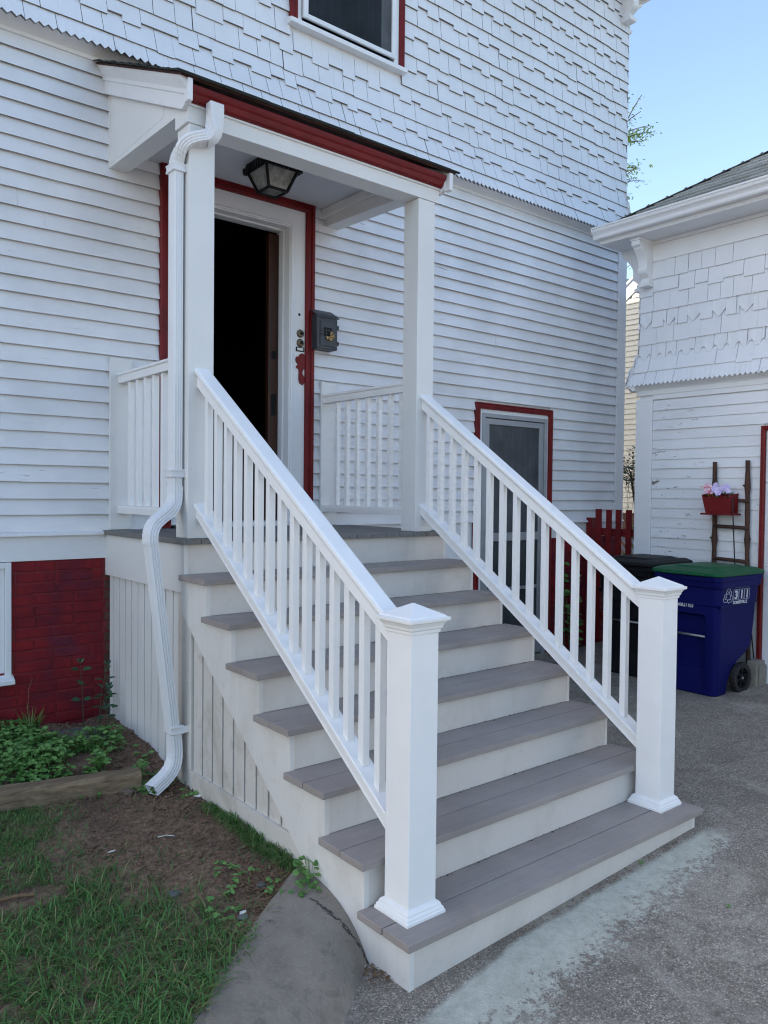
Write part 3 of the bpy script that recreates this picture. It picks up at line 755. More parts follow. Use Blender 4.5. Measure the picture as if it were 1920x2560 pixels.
mb = MB(); mb.loft([C4(r1*.97, z1), C4(r2*.97, z2 + .003)], True); mb.build('glass', M['lampglass'], lamp)

# ================================================================== STAIRCASE AND LANDING
RI, TD, TT, TH = .185, .2583, .2913, .028
WL, WR = 0.0, 1.935
st = thing('porch_staircase', (.97, .9, .0), 'grey-treaded wooden staircase and landing with white risers, newly built in front of the door', 'stairs')
for k in range(1, 8):
    y0 = (k-1)*TD; z = k*RI
    mb = MB()
    j = random.uniform(-.001, .001)
    mb.box(WL + j, WR + j, y0, y0 + TT*.49, z - TH, z); mb.box(WL - j, WR - j, y0 + TT*.49 + .005, y0 + TT - .001, z - TH, z)
    mb.build('tread', M['deck'], st, bevel=.0028, seg=2)
for k in range(1, 9):
    y0 = (k-1)*TD + .030; zb = (k-1)*RI + (0 if k > 1 else -.15); mb = MB()
    if k == 8: mb.box(.0395, 1.895, y0, y0 + .02, zb, k*RI - TH - .001)
    else: mb.box(.0395, 1.895, y0, y0 + .018, zb + .001, k*RI - TH - .001)
    mb.build('riser', M['riser'], st, bevel=.001)
# landing boards run towards the house
mb = MB(); xs = np.linspace(.115, 1.82, 16)
y0 = 7*TD; z = 8*RI
for a, b in zip(xs[:-1], xs[1:]): mb.box(a + .002, b - .002, y0, FY - .05, z - TH, z)
mb.box(.009, .113, y0, FY - .05, z - TH, z); mb.box(1.822, 1.927, y0, FY - .05, z - TH, z)
mb.box(.009, 1.927, FY - .0495, FY - .002, z - TH - .001, z - .001)
m_deck_y = m_wood('landing_boards', (.13,.125,.12), (.215,.205,.195), 'y', .65)
mb.build('landing_deck', m_deck_y, st, bevel=.0022)
# stringer side boards
def stringer(xa, xb, nm):
    top = []
    for k in range(1, 8):
        ya = (k-1)*TD + .0285; top += [(ya, (k-1)*RI if k > 1 else -.15), (ya, k*RI - TH - .0015)]
    top += [(7*TD + .0285, 7*RI - TH - .0015)]
    yend = 7*TD + .06
    poly = top + [(yend, 7*RI - TH - .0015), (yend, 1.205), (yend, 1.098), (.694, .209), (.40, -.15)]
    # drop duplicate top end
    poly = [p for i, p in enumerate(poly) if i == 0 or (abs(p[0]-poly[i-1][0]) + abs(p[1]-poly[i-1][1])) > 1e-6]
    m = MB()
    # split into convex quads column by column so no concave n-gon misbehaves
    low = lambda y: (-.15 if y <= .40 else (-.15 + (y-.40)/(.694-.40)*(.209+.15) if y < .694 else .209 + (y-.694)*(1.098-.209)/(yend-.694)))
    for k in range(1, 9):
        ya = (k-1)*TD + .0285; yb = min(k*TD + .0285, yend); zt = min(k, 7)*RI - TH - .0015 if k < 8 else 8*RI - TH - .0015
        ys = sorted({ya, yb, *[q for q in (.40, .694) if ya < q < yb]})
        for a, b in zip(ys[:-1], ys[1:]):
            m.add([(xa, a, low(a)), (xb, a, low(a)), (xb, b, low(b)), (xa, b, low(b)), (xa, a, zt), (xb, a, zt), (xb, b, zt), (xa, b, zt)],
                  [(0,3,2,1),(4,5,6,7),(0,1,5,4),(1,2,6,5),(2,3,7,6),(3,0,4,7)])
    return m.build(nm, M['string'], st)
stringer(.030, .052, 'stringer'); stringer(1.883, 1.905, 'stringer')
def side(xo, sx):
    X = lambda d: xo + sx*d       # d grows inwards
    def bx(d0, d1, ya, yb, za, zb, m): a, b = sorted((X(d0), X(d1))); m.box(a, b, ya, yb, za, zb)
    m = MB(); bx(-.006, .016, 7*TD + .061, FY - .003, 1.196, 8*RI - TH - .001, m); m.build('landing_fascia', M['newx'], st, bevel=.002)
    # corner board, bottom board
    m = MB(); bx(.004, .024, 1.770, 1.872, .05, 1.195, m); bx(.004, .024, 1.8725, 1.925, .05, 1.195, m); m.build('corner_board', M['skirt'], st, bevel=.002)
    m = MB(); bx(.000, .022, .52, 1.768, .0, .285, m); m.build('bottom_board', M['skirt'], st, bevel=.002)
    # upright boards under the stair slope
    m = MB(); y = 1.768; rng = random.Random(4)
    while y > .85:
        ya = y - .108; zt = min(1.14, .209 + (y - .694)*.74 + .05)
        bx(.016, .032, ya + .0075, y - .0075, .1, zt, m); y = ya
    m.build('skirting_boards', M['skirt'], st, bevel=.002)
    m = MB(); y = 1.928
    while y < FY - .02:
        yb = min(y + .098, FY - .012); bx(.020, .036, y + .006, yb - .006, .0, 1.25, m); y += .098
    m.build('skirting_boards', M['new'], st, bevel=.002)
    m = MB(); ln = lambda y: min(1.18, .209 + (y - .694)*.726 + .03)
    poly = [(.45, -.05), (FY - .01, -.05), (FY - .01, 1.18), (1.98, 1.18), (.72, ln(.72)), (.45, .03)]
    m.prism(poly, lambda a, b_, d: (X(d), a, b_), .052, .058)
    o = m.build('shade_backing_board', m_back, st)
m_back = m_plain('groove_shade_backing', (.11,.09,.10), .8)  # colour darkened to paint shadow into the grooves between skirting boards
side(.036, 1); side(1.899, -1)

# ================================================================== RAILINGS
PITCH = .716
def newel(x, y, root):
    mb = MB(); h = .0675; mb.box(x - h, x + h, y - h, y + h, .186, 1.245)
    nw = mb.build('newel_post', M['vinyl'], root, bevel=.003)
    sq = lambda r, z: [(x - r, y - r, z), (x + r, y - r, z), (x + r, y + r, z), (x - r, y + r, z)]
    mb = MB(); mb.loft([sq(.094, .1852), sq(.094, .197), sq(.090, .199), sq(.089, .207), sq(.083, .213), sq(.082, .219), sq(.077, .226), sq(.069, .231), sq(.0677, .233)])
    mb.build('base_moulding', M['vinyl'], nw, bevel=.001)
    mb = MB(); mb.loft([sq(.0677, 1.222), sq(.072, 1.224), sq(.073, 1.236), sq(.078, 1.240), sq(.080, 1.250), sq(.088, 1.264), sq(.090, 1.266), sq(.098, 1.268), sq(.099, 1.280), sq(.088, 1.283), sq(.086, 1.287), sq(.003, 1.328)])
    mb.build('cap', M['vinyl'], nw, bevel=.0012)
    return nw
def stair_rail(label, xt, xn, yn, ys, group):
    """xt: rail centre at the porch post, xn: at the newel"""
    root = thing('stair_railing', (xn, yn, .186), label, 'railing', group)
    newel(xn, yn, root)
    ya, yb = yn + .066, PY0 + .001
    xc = lambda y: xn + (xt - xn)*(y - ya)/(yb - ya)
    # profile in (x offset, height below the top line)
    top = [(-.034, 0), (.034, 0), (.044, -.006), (.046, -.022), (.040, -.030), (.030, -.036), (.028, -.052), (.030, -.080), (.031, -.098), (-.031, -.098), (-.030, -.080), (-.028, -.052), (-.030, -.036), (-.040, -.030), (-.046, -.022), (-.044, -.006)]
    zt = lambda y: 2.412 + (y - 1.9)*.707
    mb = MB(); mb.loft([[(xc(y) + a, y, zt(y) + b) for a, b in top] for y in (ya, (ya+yb)/2, yb)]); mb.build('handrail', M['vinyl'], root, bevel=.0015)
    zb = lambda y: 1.608 + (y - 1.769)*.725
    bot = [(-.040, 0), (.040, 0), (.042, -.004), (.042, -.020), (.032, -.028), (.030, -.060), (.032, -.075), (-.032, -.075), (-.030, -.060), (-.032, -.028), (-.042, -.020), (-.042, -.004)]
    mb = MB(); mb.loft([[(xc(y) + a, y, zb(y) + b) for a, b in bot] for y in (ya, (ya+yb)/2, yb)]); mb.build('bottom_rail', M['vinyl'], root, bevel=.0012)
    for y in ys:
        mb = MB(); h = .0165; x = xc(y)
        P = []
        for f, e in ((zb, .0005), (zt, -.097)):
            P += [(x-h, y-h, f(y-h)+e), (x+h, y-h, f(y-h)+e), (x+h, y+h, f(y+h)+e), (x-h, y+h, f(y+h)+e)]
        mb.hexa(P); mb.build('baluster', M['vinyl'], root, bevel=.002)
    return root
stair_rail('left white stair railing, whose newel post stands nearest the lawn and kerb', .134, .160, .178, [1.769 - .1006*i for i in range(15)] + [.262], 'white stair railings')
stair_rail('right white stair railing, whose newel post stands in front of the blue bin', 1.717, 1.797, .185, [1.80 - .1022*i for i in range(15)], 'white stair railings')
def landing_rail(label, x, ys, hx, group):
    root = thing('landing_railing', (x, 2.45, 1.481), label, 'railing', group)
    ya, yb = PY1 - .001, FY - .045
    mb = MB(); mb.box(hx[0], hx[1], FY - .045, FY - .016, 1.482, 2.565); mb.build('wall_post', M['new'], root, bevel=.002)
    top = [(-.034, 0), (.034, 0), (.042, -.006), (.042, -.016), (.032, -.022), (.030, -.064), (-.030, -.064), (-.032, -.022), (-.042, -.016), (-.042, -.006)]
    mb = MB(); mb.loft([[(x + a, y, 2.468 + b) for a, b in top] for y in (ya, yb)]); mb.build('handrail', M['vinyl'], root, bevel=.0012)
    bot = [(-.032, 0), (.032, 0), (.034, -.014), (.030, -.05), (-.030, -.05), (-.034, -.014)]
    mb = MB(); mb.loft([[(x + a, y, 1.634 + b) for a, b in bot] for y in (ya, yb)]); mb.build('bottom_rail', M['vinyl'], root, bevel=.0012)
    for y in ys:
        mb = MB(); mb.box(x - .0165, x + .0165, y - .0165, y + .0165, 1.6345, 2.4035); mb.build('baluster', M['vinyl'], root, bevel=.002)
landing_rail('level white railing on the left side of the landing, partly behind the downspout', .128, [2.807 - .1235*i for i in range(7)], (.047, .188), 'level landing railings')
landing_rail('level white railing on the right side of the landing, below the mailbox', 1.697, [2.796 - .1235*i for i in range(7)], (1.652, 1.797), 'level landing railings')

# ================================================================== DOWNSPOUT
def rect_ring(p, t, side, hw, hd, rib=.0036):
    """cross-section of a corrugated rectangular pipe: hw along 'side', hd along the other axis"""
    t = t.normalized(); a = (side - t*side.dot(t)).normalized(); b = t.cross(a)
    pts = []
    def edge(p0, p1, nrm, n):
        for i in range(n):
            f = i/n; d = rib*(1 if i % 2 else 0)*(0 if i in (0,) else 1)
            pts.append((p0[0] + (p1[0]-p0[0])*f - nrm[0]*d, p0[1] + (p1[1]-p0[1])*f - nrm[1]*d))
    c = .006
    edge((-hw + c, -hd), (hw - c, -hd), (0, -1), 9); edge((hw, -hd + c), (hw, hd - c), (1, 0), 7)
    edge((hw - c, hd), (-hw + c, hd), (0, 1), 9); edge((-hw, hd - c), (-hw, -hd + c), (-1, 0), 7)
    return [p + a*x + b*y for x, y in pts]
def bez(P, n):
    P = [Vector(p) for p in P]; out = []
    for i in range(n + 1):
        t = i/n; q = list(P)
        while len(q) > 1: q = [q[j]*(1-t) + q[j+1]*t for j in range(len(q)-1)]
        out.append(q[0])
    return out
def pipe(pts, s0, s1, hw=.0405, hd=.029, crimp=0., ncr=0, cap=False, nm='pipe', bev=0):
    mb = MB(); n = len(pts); rings = []
    for i, p in enumerate(pts):
        t = pts[min(i+1, n-1)] - pts[max(i-1, 0)]; f = i/(n-1)
        k = 1 + (crimp*(1 if i % 2 else -1) if 0 < i < n-1 else 0)
        rings.append(rect_ring(p, t, s0.lerp(s1, f), hw*k, hd*k))
    mb.loft(rings, cap); return mb
dsp = thing('downspout', (-.02, 1.9, .2), 'white corrugated metal downspout bending down the left porch post to the soil', 'downspout')
Yv, Xv = Vector((0,1,0)), Vector((1,0,0))
def V(*a): return Vector(a)
px, py = .018, 1.925
e1 = bez([(.168, 1.785, 3.735), (.168, 1.785, 3.600), (.168, 1.785, 3.575), (.120, 1.800, 3.550)], 16)
e2 = bez([(.125, 1.800, 3.555), (.06, 1.82, 3.535), (.010, 1.86, 3.53), (px, py, 3.47), (px, py, 3.39)], 20)
pipe(e1, Xv, V(.5,.9,0).normalized(), .041, .031, .012, cap=False).build('elbow', M['alu'], dsp, smooth=False)
pipe(e2, V(.5,.9,0).normalized(), Yv, .0425, .031, .018).build('elbow', M['alu'], dsp)
pipe([V(px, py, 3.42), V(px, py, 2.6), V(px, py, 1.74)], Yv, Yv).build('pipe', M['alu'], dsp)
e3 = bez([(px, py, 1.755), (px, py, 1.66), (px - .01, 1.90, 1.62), (-.06, 1.865, 1.605), (-.150, 1.835, 1.585), (-.160, 1.830, 1.54), (-.155, 1.83, 1.46)], 30)
pipe(e3, Yv, Yv, .0425, .031, .016).build('elbow', M['alu'], dsp)
L0, L1 = V(-.156, 1.83, 1.49), V(-.022, 1.842, .45)
pipe([L0, L0.lerp(L1, .5), L1], Yv, Yv).build('pipe', M['alu'], dsp)
e4 = bez([(-.022, 1.842, .48), (-.014, 1.842, .39), (-.004, 1.840, .315), (-.03, 1.832, .28), (-.118, 1.81, .238)], 18)
pipe(e4, Yv, Yv, .0425, .031, .014).build('elbow', M['alu'], dsp)
mb = MB()
e4b = [e4[-1], e4[-1] + (e4[-1] - e4[-2]).normalized()*.045]
for z_, c in ((3.385, (px, py)), (1.80, (px, py)), (.475, (-.020, 1.842))):
    m = MB(); cx_, cy_ = c
    xe = .053 if z_ > 1 else .033
    R1 = lambda z, o: [(cx_-.031-o, cy_-.043-o, z), (cx_+.031+o, cy_-.043-o, z), (cx_+.031+o, cy_+.043+o, z), (cx_-.031-o, cy_+.043+o, z)]
    m.loft([R1(z_, .001), R1(z_, .004), R1(z_+.006, .006), R1(z_+.015, .003), R1(z_+.028, .003), R1(z_+.037, .006), R1(z_+.043, .004), R1(z_+.043, .001)], True)
    m.box(cx_ + .03, xe + .03, cy_ - .052, cy_ - .049, z_ + .004, z_ + .040) if z_ > 1 else m.box(cx_ + .03, .046, cy_ - .05, cy_ - .046, z_ + .004, z_ + .04)
    s_ = m.build('strap', M['alu'], dsp, bevel=.001)
pipe(e4b, Yv, Yv, .0425, .031).build('outlet', M['alu'], dsp)

# ================================================================== NEIGHBOURING GARAGE
GX, GY = 4.76, 2.24
gar = thing('neighbour_garage', (5.8, 0, .1), 'smaller white outbuilding with decorative cut shingles and grey hip roof on the right', 'garage')
GF = Face((GX, 0, 0), (0,-1,0), (0,0,1), (-1,0,0))       # u = -y
GN = Face((GX, GY, 0), (1,0,0), (0,0,1), (0,1,0))
uc = -GY
mb = MB(); mb.box(GX + .004, 9.2, -6, GY - .004, -.1, 4.06); mb.build('wall', M['trim'], gar)
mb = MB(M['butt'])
clapboards(mb, GF, uc + .155, 6, .28, 2.60, .0905, holes=[(-1.065, 1.2, 0, 2.27)], seed=21, thick=.012)
mb.build('clapboard_siding', M['clapy'], gar)
mb = MB(); clapboards(mb, GN, .14, 4.4, .28, 2.60, .0905, seed=22, thick=.012, joints=False); mb.build('clapboard_siding', M['clap'], gar)
mb = MB(); mb.box(GX - .020, GX, GY - .152, GY + .018, .20, 2.62); mb.box(GX, GX + .13, GY, GY + .018, .20, 2.62); mb.build('corner_board', M['trimz'], gar, bevel=.003)
mb = MB(); mb.box(GX - .014, GX, -6, GY - .1525, 2.61, 2.655); mb.box(GX - .018, GX, -6, GY + .018, 2.6555, 2.715); mb.build('frieze', M['trim'], gar, bevel=.002)
gfl = lambda v: .085*min(1, max(0, (3.02 - v)/.27))**1.4
mb = MB()
rows = [(2.735, 'zig', .044, .021), (2.865, 'flat', 0, 0), (2.985, 'scal', .105, .048), (3.125, 'flat', 0, 0), (3.272, 'mcut', .235, .062), (3.42, 'flat', 0, 0), (3.565, 'step', 0, .028), (3.713, 'flat', 0, 0), (3.868, None, 0, 0)]
for i in range(len(rows) - 1):
    v0, sty, mo, am = rows[i]; v1 = rows[i+1][0]
    shingle_row(mb, GF, uc - .012 - gfl(v0), 6, v0, v1, prof=gfl, style=sty, motif=mo or .2, amp=am, seed=300+i, wmin=.10, wmax=.19, gap=.0042, thick=.016)
mb.build('shingle_siding', M['shin'], gar)
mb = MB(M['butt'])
for i in range(len(rows) - 1):
    v0, sty, mo, am = rows[i]; v1 = rows[i+1][0]
    shingle_row(mb, GN, -.012 - gfl(v0), 4.4, v0, v1, prof=gfl, style=sty, motif=mo or .2, amp=am, seed=400+i, wmin=.12, wmax=.25, thick=.010)
mb.build('shingle_siding', M['shin'], gar)
mb = MB()
for F_, a, b in ((GF, uc - .085, 6), (GN, -.085, 4.4)):
    pf = [(2.70, -.002), (2.70, .02), (2.715, .03), (2.728, .055), (2.745, .075), (2.76, .07), (2.76, -.002)]
    mb.loft([[F_(u, v, w) for v, w in pf] for u in (a, b)])
mb.build('cove_moulding', M['trim'], gar)
# frieze board, soffit, fascia, gutter
mb = MB(); mb.box(GX - .016, GX, -6, GY + .016, 3.872, 4.025); mb.box(GX - .030, GX, -6, GY + .030, 4.0255, 4.058); mb.box(GX, 9.2, GY, GY + .016, 3.872, 4.05); mb.build('frieze', M['trim'], gar, bevel=.003)
mb = MB(); ex, ey = GX - .295, GY + .255
mb.box(ex, 9.5, -6.3, ey, 4.0585, 4.085)
mb.box(ex - .004, ex + .018, -6.3, ey + .004, 4.07, 4.145); mb.box(ex, 9.5, ey - .018, ey + .004, 4.07, 4.145)
mb.build('eaves', M['trim'], gar, bevel=.003)
gp = [(0, 0), (-.060, .0), (-.066, .014), (-.066, .030), (-.074, .045), (-.092, .062), (-.098, .085), (-.104, .088), (-.104, .102), (-.092, .102), (-.09, .095), (-.082, .072), (-.06, .04), (-.055, .012), (0, .012)]
mb = MB(); gx0 = ex - .005
mb.loft([[(gx0 + a, y, 4.095 + b) for a, b in gp] for y in (-6.3, -3, 0, ey + .02)])
mb.build('gutter', M['alu'], gar)
mb = MB(); mb.prism([(0, -.001), (-.062, -.001), (-.068, .03), (-.094, .06), (-.106, .103), (0, .103)], lambda a, b, d: (gx0 + a, ey + .02 + d, 4.095 + b), .0005, .004); mb.build('gutter_end_cap', M['alu'], gar)
bracket('eave_bracket', GF, uc + .085, 4.057, .40, .235, .085, gar, M['trimz'])
bracket('eave_bracket', GN, .085, 4.057, .40, .235, .085, gar, M['trimz'])
# hip roof with shingle courses
rp_ = .63; zr0 = 4.165; rx0, ry0 = ex - .055, ey + .03
ridge = 2.45
mb = MB(); mb.add([(rx0, -6.4, zr0), (rx0, ry0, zr0), (rx0 + ridge, ry0 - ridge, zr0 + ridge*rp_), (rx0 + ridge, -4, zr0 + ridge*rp_), (9.4, ry0, zr0), (9.4, -6.4, zr0)],
                   [(0, 1, 2, 3), (1, 4, 2), (2, 4, 5, 3), (0, 3, 5), (0, 5, 4, 1)])
mb.build('roof_deck', M['oldbrick'], gar)
sl = math.atan(rp_); GR = Face((rx0 - .03*math.cos(sl), 0, zr0 - .03*math.sin(sl) + .008), (0,-1,0), (math.cos(sl), 0, math.sin(sl)), (-math.sin(sl), 0, math.cos(sl)))
mb = MB(); nrow = 21; per = ridge/math.cos(sl)/nrow
for k in range(nrow):
    u0 = -ry0 + ((k+1)*per - .045)*math.cos(sl); shingle_row(mb, GR, u0, 6.4 - 0*k, k*per, (k+1)*per, prof=lambda v: 0., style='flat', seed=500+k, wmin=.22, wmax=.30, thick=.014, gap=.010)
mb.build('roof_shingles', M['roofg'], gar)
GR2 = Face((0, ry0 + .03*math.cos(sl), zr0 - .03*math.sin(sl) + .008), (1,0,0), (0, -math.cos(sl), math.sin(sl)), (0, math.sin(sl), math.cos(sl)))
mb = MB()
for k in range(nrow):
    u0 = rx0 + ((k+1)*per - .045)*math.cos(sl); shingle_row(mb, GR2, u0, 9.4 - (k*per)*math.cos(sl), k*per, (k+1)*per, prof=lambda v: 0., style='flat', seed=550+k, wmin=.22, wmax=.30, thick=.009, gap=.007)
mb.build('roof_shingles', M['roofg'], gar)
mb = MB()
for k in range(30):      # hip caps
    t = k*.1 + .16; c = V(rx0 + t*.577*1.4 - .0, ry0 - t*.577*1.4, zr0 + t*.577*1.4*rp_ + .026)
    if c.x > rx0 + ridge: break
    d = V(.577, -.577, .577*rp_).normalized(); L_ = .15
    a = c + V(-.11, 0, -.11*rp_*.5 - .022) ; b = c + V(0, .11, -.11*rp_*.5 - .022)
    mb.add([a, c, b, a + d*L_ + V(0,0,-.005), c + d*L_ + V(0,0,-.005), b + d*L_ + V(0,0,-.005)], [(0,1,4,3),(1,2,5,4),(0,3,5,2),(0,2,1)])
mb.build('hip_caps', M['roofg'], gar)
# red-trimmed garage door on the near end of this wall
gd = MB(); moulding(gd, GF, [(0, .012), (0, .034), (.012, .038), (.020, .028), (.036, .03), (.040, 0)], [(1.30, .17), (1.30, 2.275), (-1.045, 2.275), (-1.045, .17)][::-1])
gdo = gd.build('door_frame', M['redx'], gar)
mb = MB()
for i in range(7): mb.box(GX - .012, GX - .002, -1.30 + i*.335 + .003, -1.30 + (i+1)*.335 - .003, .20, 2.275)
mb.build('door', M['clapy'], gar, bevel=.003)
mb = MB(); mb.box(GX - .004, GX + .05, -6, GY, -.1, .275); mb.build('foundation', M['cinder'], gar)

# ================================================================== FAR CREAM HOUSE
far = thing('cream_house', (9.6, 3, .2), 'cream clapboard gable house in sunlight, seen through the narrow gap between the white buildings', 'house')
FX = 9.5; FFr = Face((FX, 0, 0), (0,-1,0), (0,0,1), (-1,0,0))
zrk = lambda y: 4.905 + (5.62 - y)*.72
mb = MB(); py_ = 5.5
P5 = [(7.2, 1.44), (7.2, zrk(7.2)), (py_, zrk(py_)), (2.6, zrk(py_)), (.6, zrk(7.2)), (.6, 1.44)]
mb.prism([(7.2, .3), (7.2, zrk(7.2)), (py_ - .6, zrk(py_ - .6)), (2.6, zrk(7.2)), (2.6, .3)], lambda a, b, d: (FX + d, a, b), .01, 6)
mb.build('wall', M['cream'], far)
mb = MB(); rngf = random.Random(3); z = 1.445; pk = py_ - .6
while z < zrk(pk) - .1:
    e = .085; a, b = 7.2, 2.6
    if z + e > zrk(7.2): t = (z + e - zrk(7.2))/.72; a, b = 7.2 - t, 2.6 + t
    if a - b > .1: clapboards(mb, FFr, -a, -b, z, z + e, e, joints=False, thick=.018, jit=.0008, seed=int(z*100))
    z += e
mb.build('clapboard_siding', M['cream'], far)
mb = MB(); mb.box(FX - .004, FX + .1, 2.6, 7.2, 0, 1.44); mb.build('foundation', M['oldbrick'], far)
mb = MB()
for s_ in (1, -1):
    A = lambda t, d: (FX + d, pk + s_*t, zrk(pk) - .72*t)
    for d0, d1, o0, o1 in ((-.03, .0, -.02, .20), (-.06, 6.2, .201, .24)):
        a, b = (pk, zrk(pk)), (pk + s_*2.55, zrk(pk) - .72*2.55)
        mb.hexa([(FX+d0, a[0], a[1]+o0), (FX+d1, a[0], a[1]+o0), (FX+d1, b[0], b[1]+o0), (FX+d0, b[0], b[1]+o0), (FX+d0, a[0], a[1]+o1), (FX+d1, a[0], a[1]+o1), (FX+d1, b[0], b[1]+o1), (FX+d0, b[0], b[1]+o1)])
mb.build('rake_board', M['trim'], far)

# ================================================================== RED PICKET FENCE + LATTICE
fen = thing('picket_fence', (4.97, 2.62, .1), 'short red picket fence closing the gap between the house and the outbuilding', 'fence')
for y0, y1 in ((2.770, 2.838), (2.652, 2.712), (2.540, 2.602), (2.424, 2.486), (2.300, 2.362)):
    mb = MB(); mb.box(4.945, 4.962, y0, y1, .25, 1.588 + random.uniform(-.004, .004)); mb.build('picket', M['red'], fen, bevel=.002)
mb = MB(); mb.box(4.963, 4.998, 2.25, 2.96, 1.325, 1.40); mb.build('rail', M['redx'], fen, bevel=.002)
mb = MB(); mb.box(4.963, 4.998, 2.25, 2.96, .48, .56); mb.build('rail', M['redx'], fen, bevel=.002)
mb = MB(); mb.box(4.968, 5.04, 2.90, 2.965, .1, 1.50); mb.build('fence_post', M['red'], fen, bevel=.003)
lat = thing('lattice_panel', (6.4, 3.3, .2), 'low white diagonal lattice panel behind the red picket fence', 'lattice')
for s_, xx in ((1, 6.30), (-1, 6.312)):
    mb = MB()
    for i in range(-6, 12):
        y = 2.9 + i*.11; pts = []
        a = (y, .25); b = (y + s_*1.0, 1.25)
        # clip to y 2.95..3.9
        def cl(p, q):
            out = []
            for u, w in ((p, q), (q, p)):
                t = 0.
                if u[0] < 2.9: t = (2.9 - u[0])/(w[0] - u[0]) if w[0] != u[0] else 2
                if u[0] > 3.9: t = (3.9 - u[0])/(w[0] - u[0]) if w[0] != u[0] else 2
                out.append((u[0] + (w[0]-u[0])*t, u[1] + (w[1]-u[1])*t) if 0 <= t < 1 else None)
            return out
        c = cl(a, b)
        if None in c or abs(c[0][0] - c[1][0]) < .05: continue
        (ya, za), (yb, zb_) = c; h = .022
        mb.hexa([(xx, ya-h, za), (xx+.01, ya-h, za), (xx+.01, ya+h, za), (xx, ya+h, za), (xx, yb-h, zb_), (xx+.01, yb-h, zb_), (xx+.01, yb+h, zb_), (xx, yb+h, zb_)])
    mb.build('lattice_slats', M['trimz'], lat)
mb = MB(); mb.box(6.29, 6.33, 2.87, 3.93, 1.25, 1.29); mb.box(6.29, 6.33, 2.87, 3.93, .2, .25); mb.box(6.29, 6.33, 2.87, 2.90, .25, 1.25); mb.box(6.29, 6.33, 3.90, 3.93, .25, 1.25); mb.build('lattice_frame', M['trimz'], lat)

# ================================================================== WHEELED BINS
def rrect(xa, xb, ya, yb, z, r=.05, notch=0., nw=.58, n=5):
    """rounded rectangle, front = -x side, with a shallow recess in the front"""
    pts = []
    for cx_, cy_, a0 in ((xb - r, yb - r, 0), (xa + r, yb - r, 90)):
        for i in range(n + 1):
            a = R_(a0 + 90*i/n); pts.append((cx_ + r*math.cos(a), cy_ + r*math.sin(a), z))
    m = (ya + yb)/2; h = (yb - ya)*nw/2
    pts += [(xa, m + h, z), (xa + notch, m + h - .012, z), (xa + notch, m - h + .012, z), (xa, m - h, z)]
    for cx_, cy_, a0 in ((xa + r, ya + r, 180), (xb - r, ya + r, 270)):
        for i in range(n + 1):
            a = R_(a0 + 90*i/n); pts.append((cx_ + r*math.cos(a), cy_ + r*math.sin(a), z))
    return pts
def text_mesh(body, size, F, u, v, w, m, name, parent, ext=.0008, sx=1., mirror=False, align='LEFT', bold=.0):
    cu = bpy.data.curves.new(name, 'FONT'); cu.body = body; cu.size = size; cu.extrude = ext; cu.align_x = align; cu.offset = bold; cu.resolution_u = 3
    to = bpy.data.objects.new(name, cu); COL.objects.link(to); dg = bpy.context.evaluated_depsgraph_get(); dg.update()
    me = bpy.data.meshes.new_from_object(to.evaluated_get(dg)); bpy.data.objects.remove(to); bpy.data.curves.remove(cu)
    for vx in me.vertices: vx.co = F(u + vx.co.x*sx, v + vx.co.y, w + vx.co.z)
    me.name = name; me.materials.clear(); me.materials.append(m); o = bpy.data.objects.new(name, me); COL.objects.link(o)
    o.parent = parent; o.matrix_parent_inverse = Matrix.Translation(-parent.location) if parent.type == 'EMPTY' else Matrix()
    return o
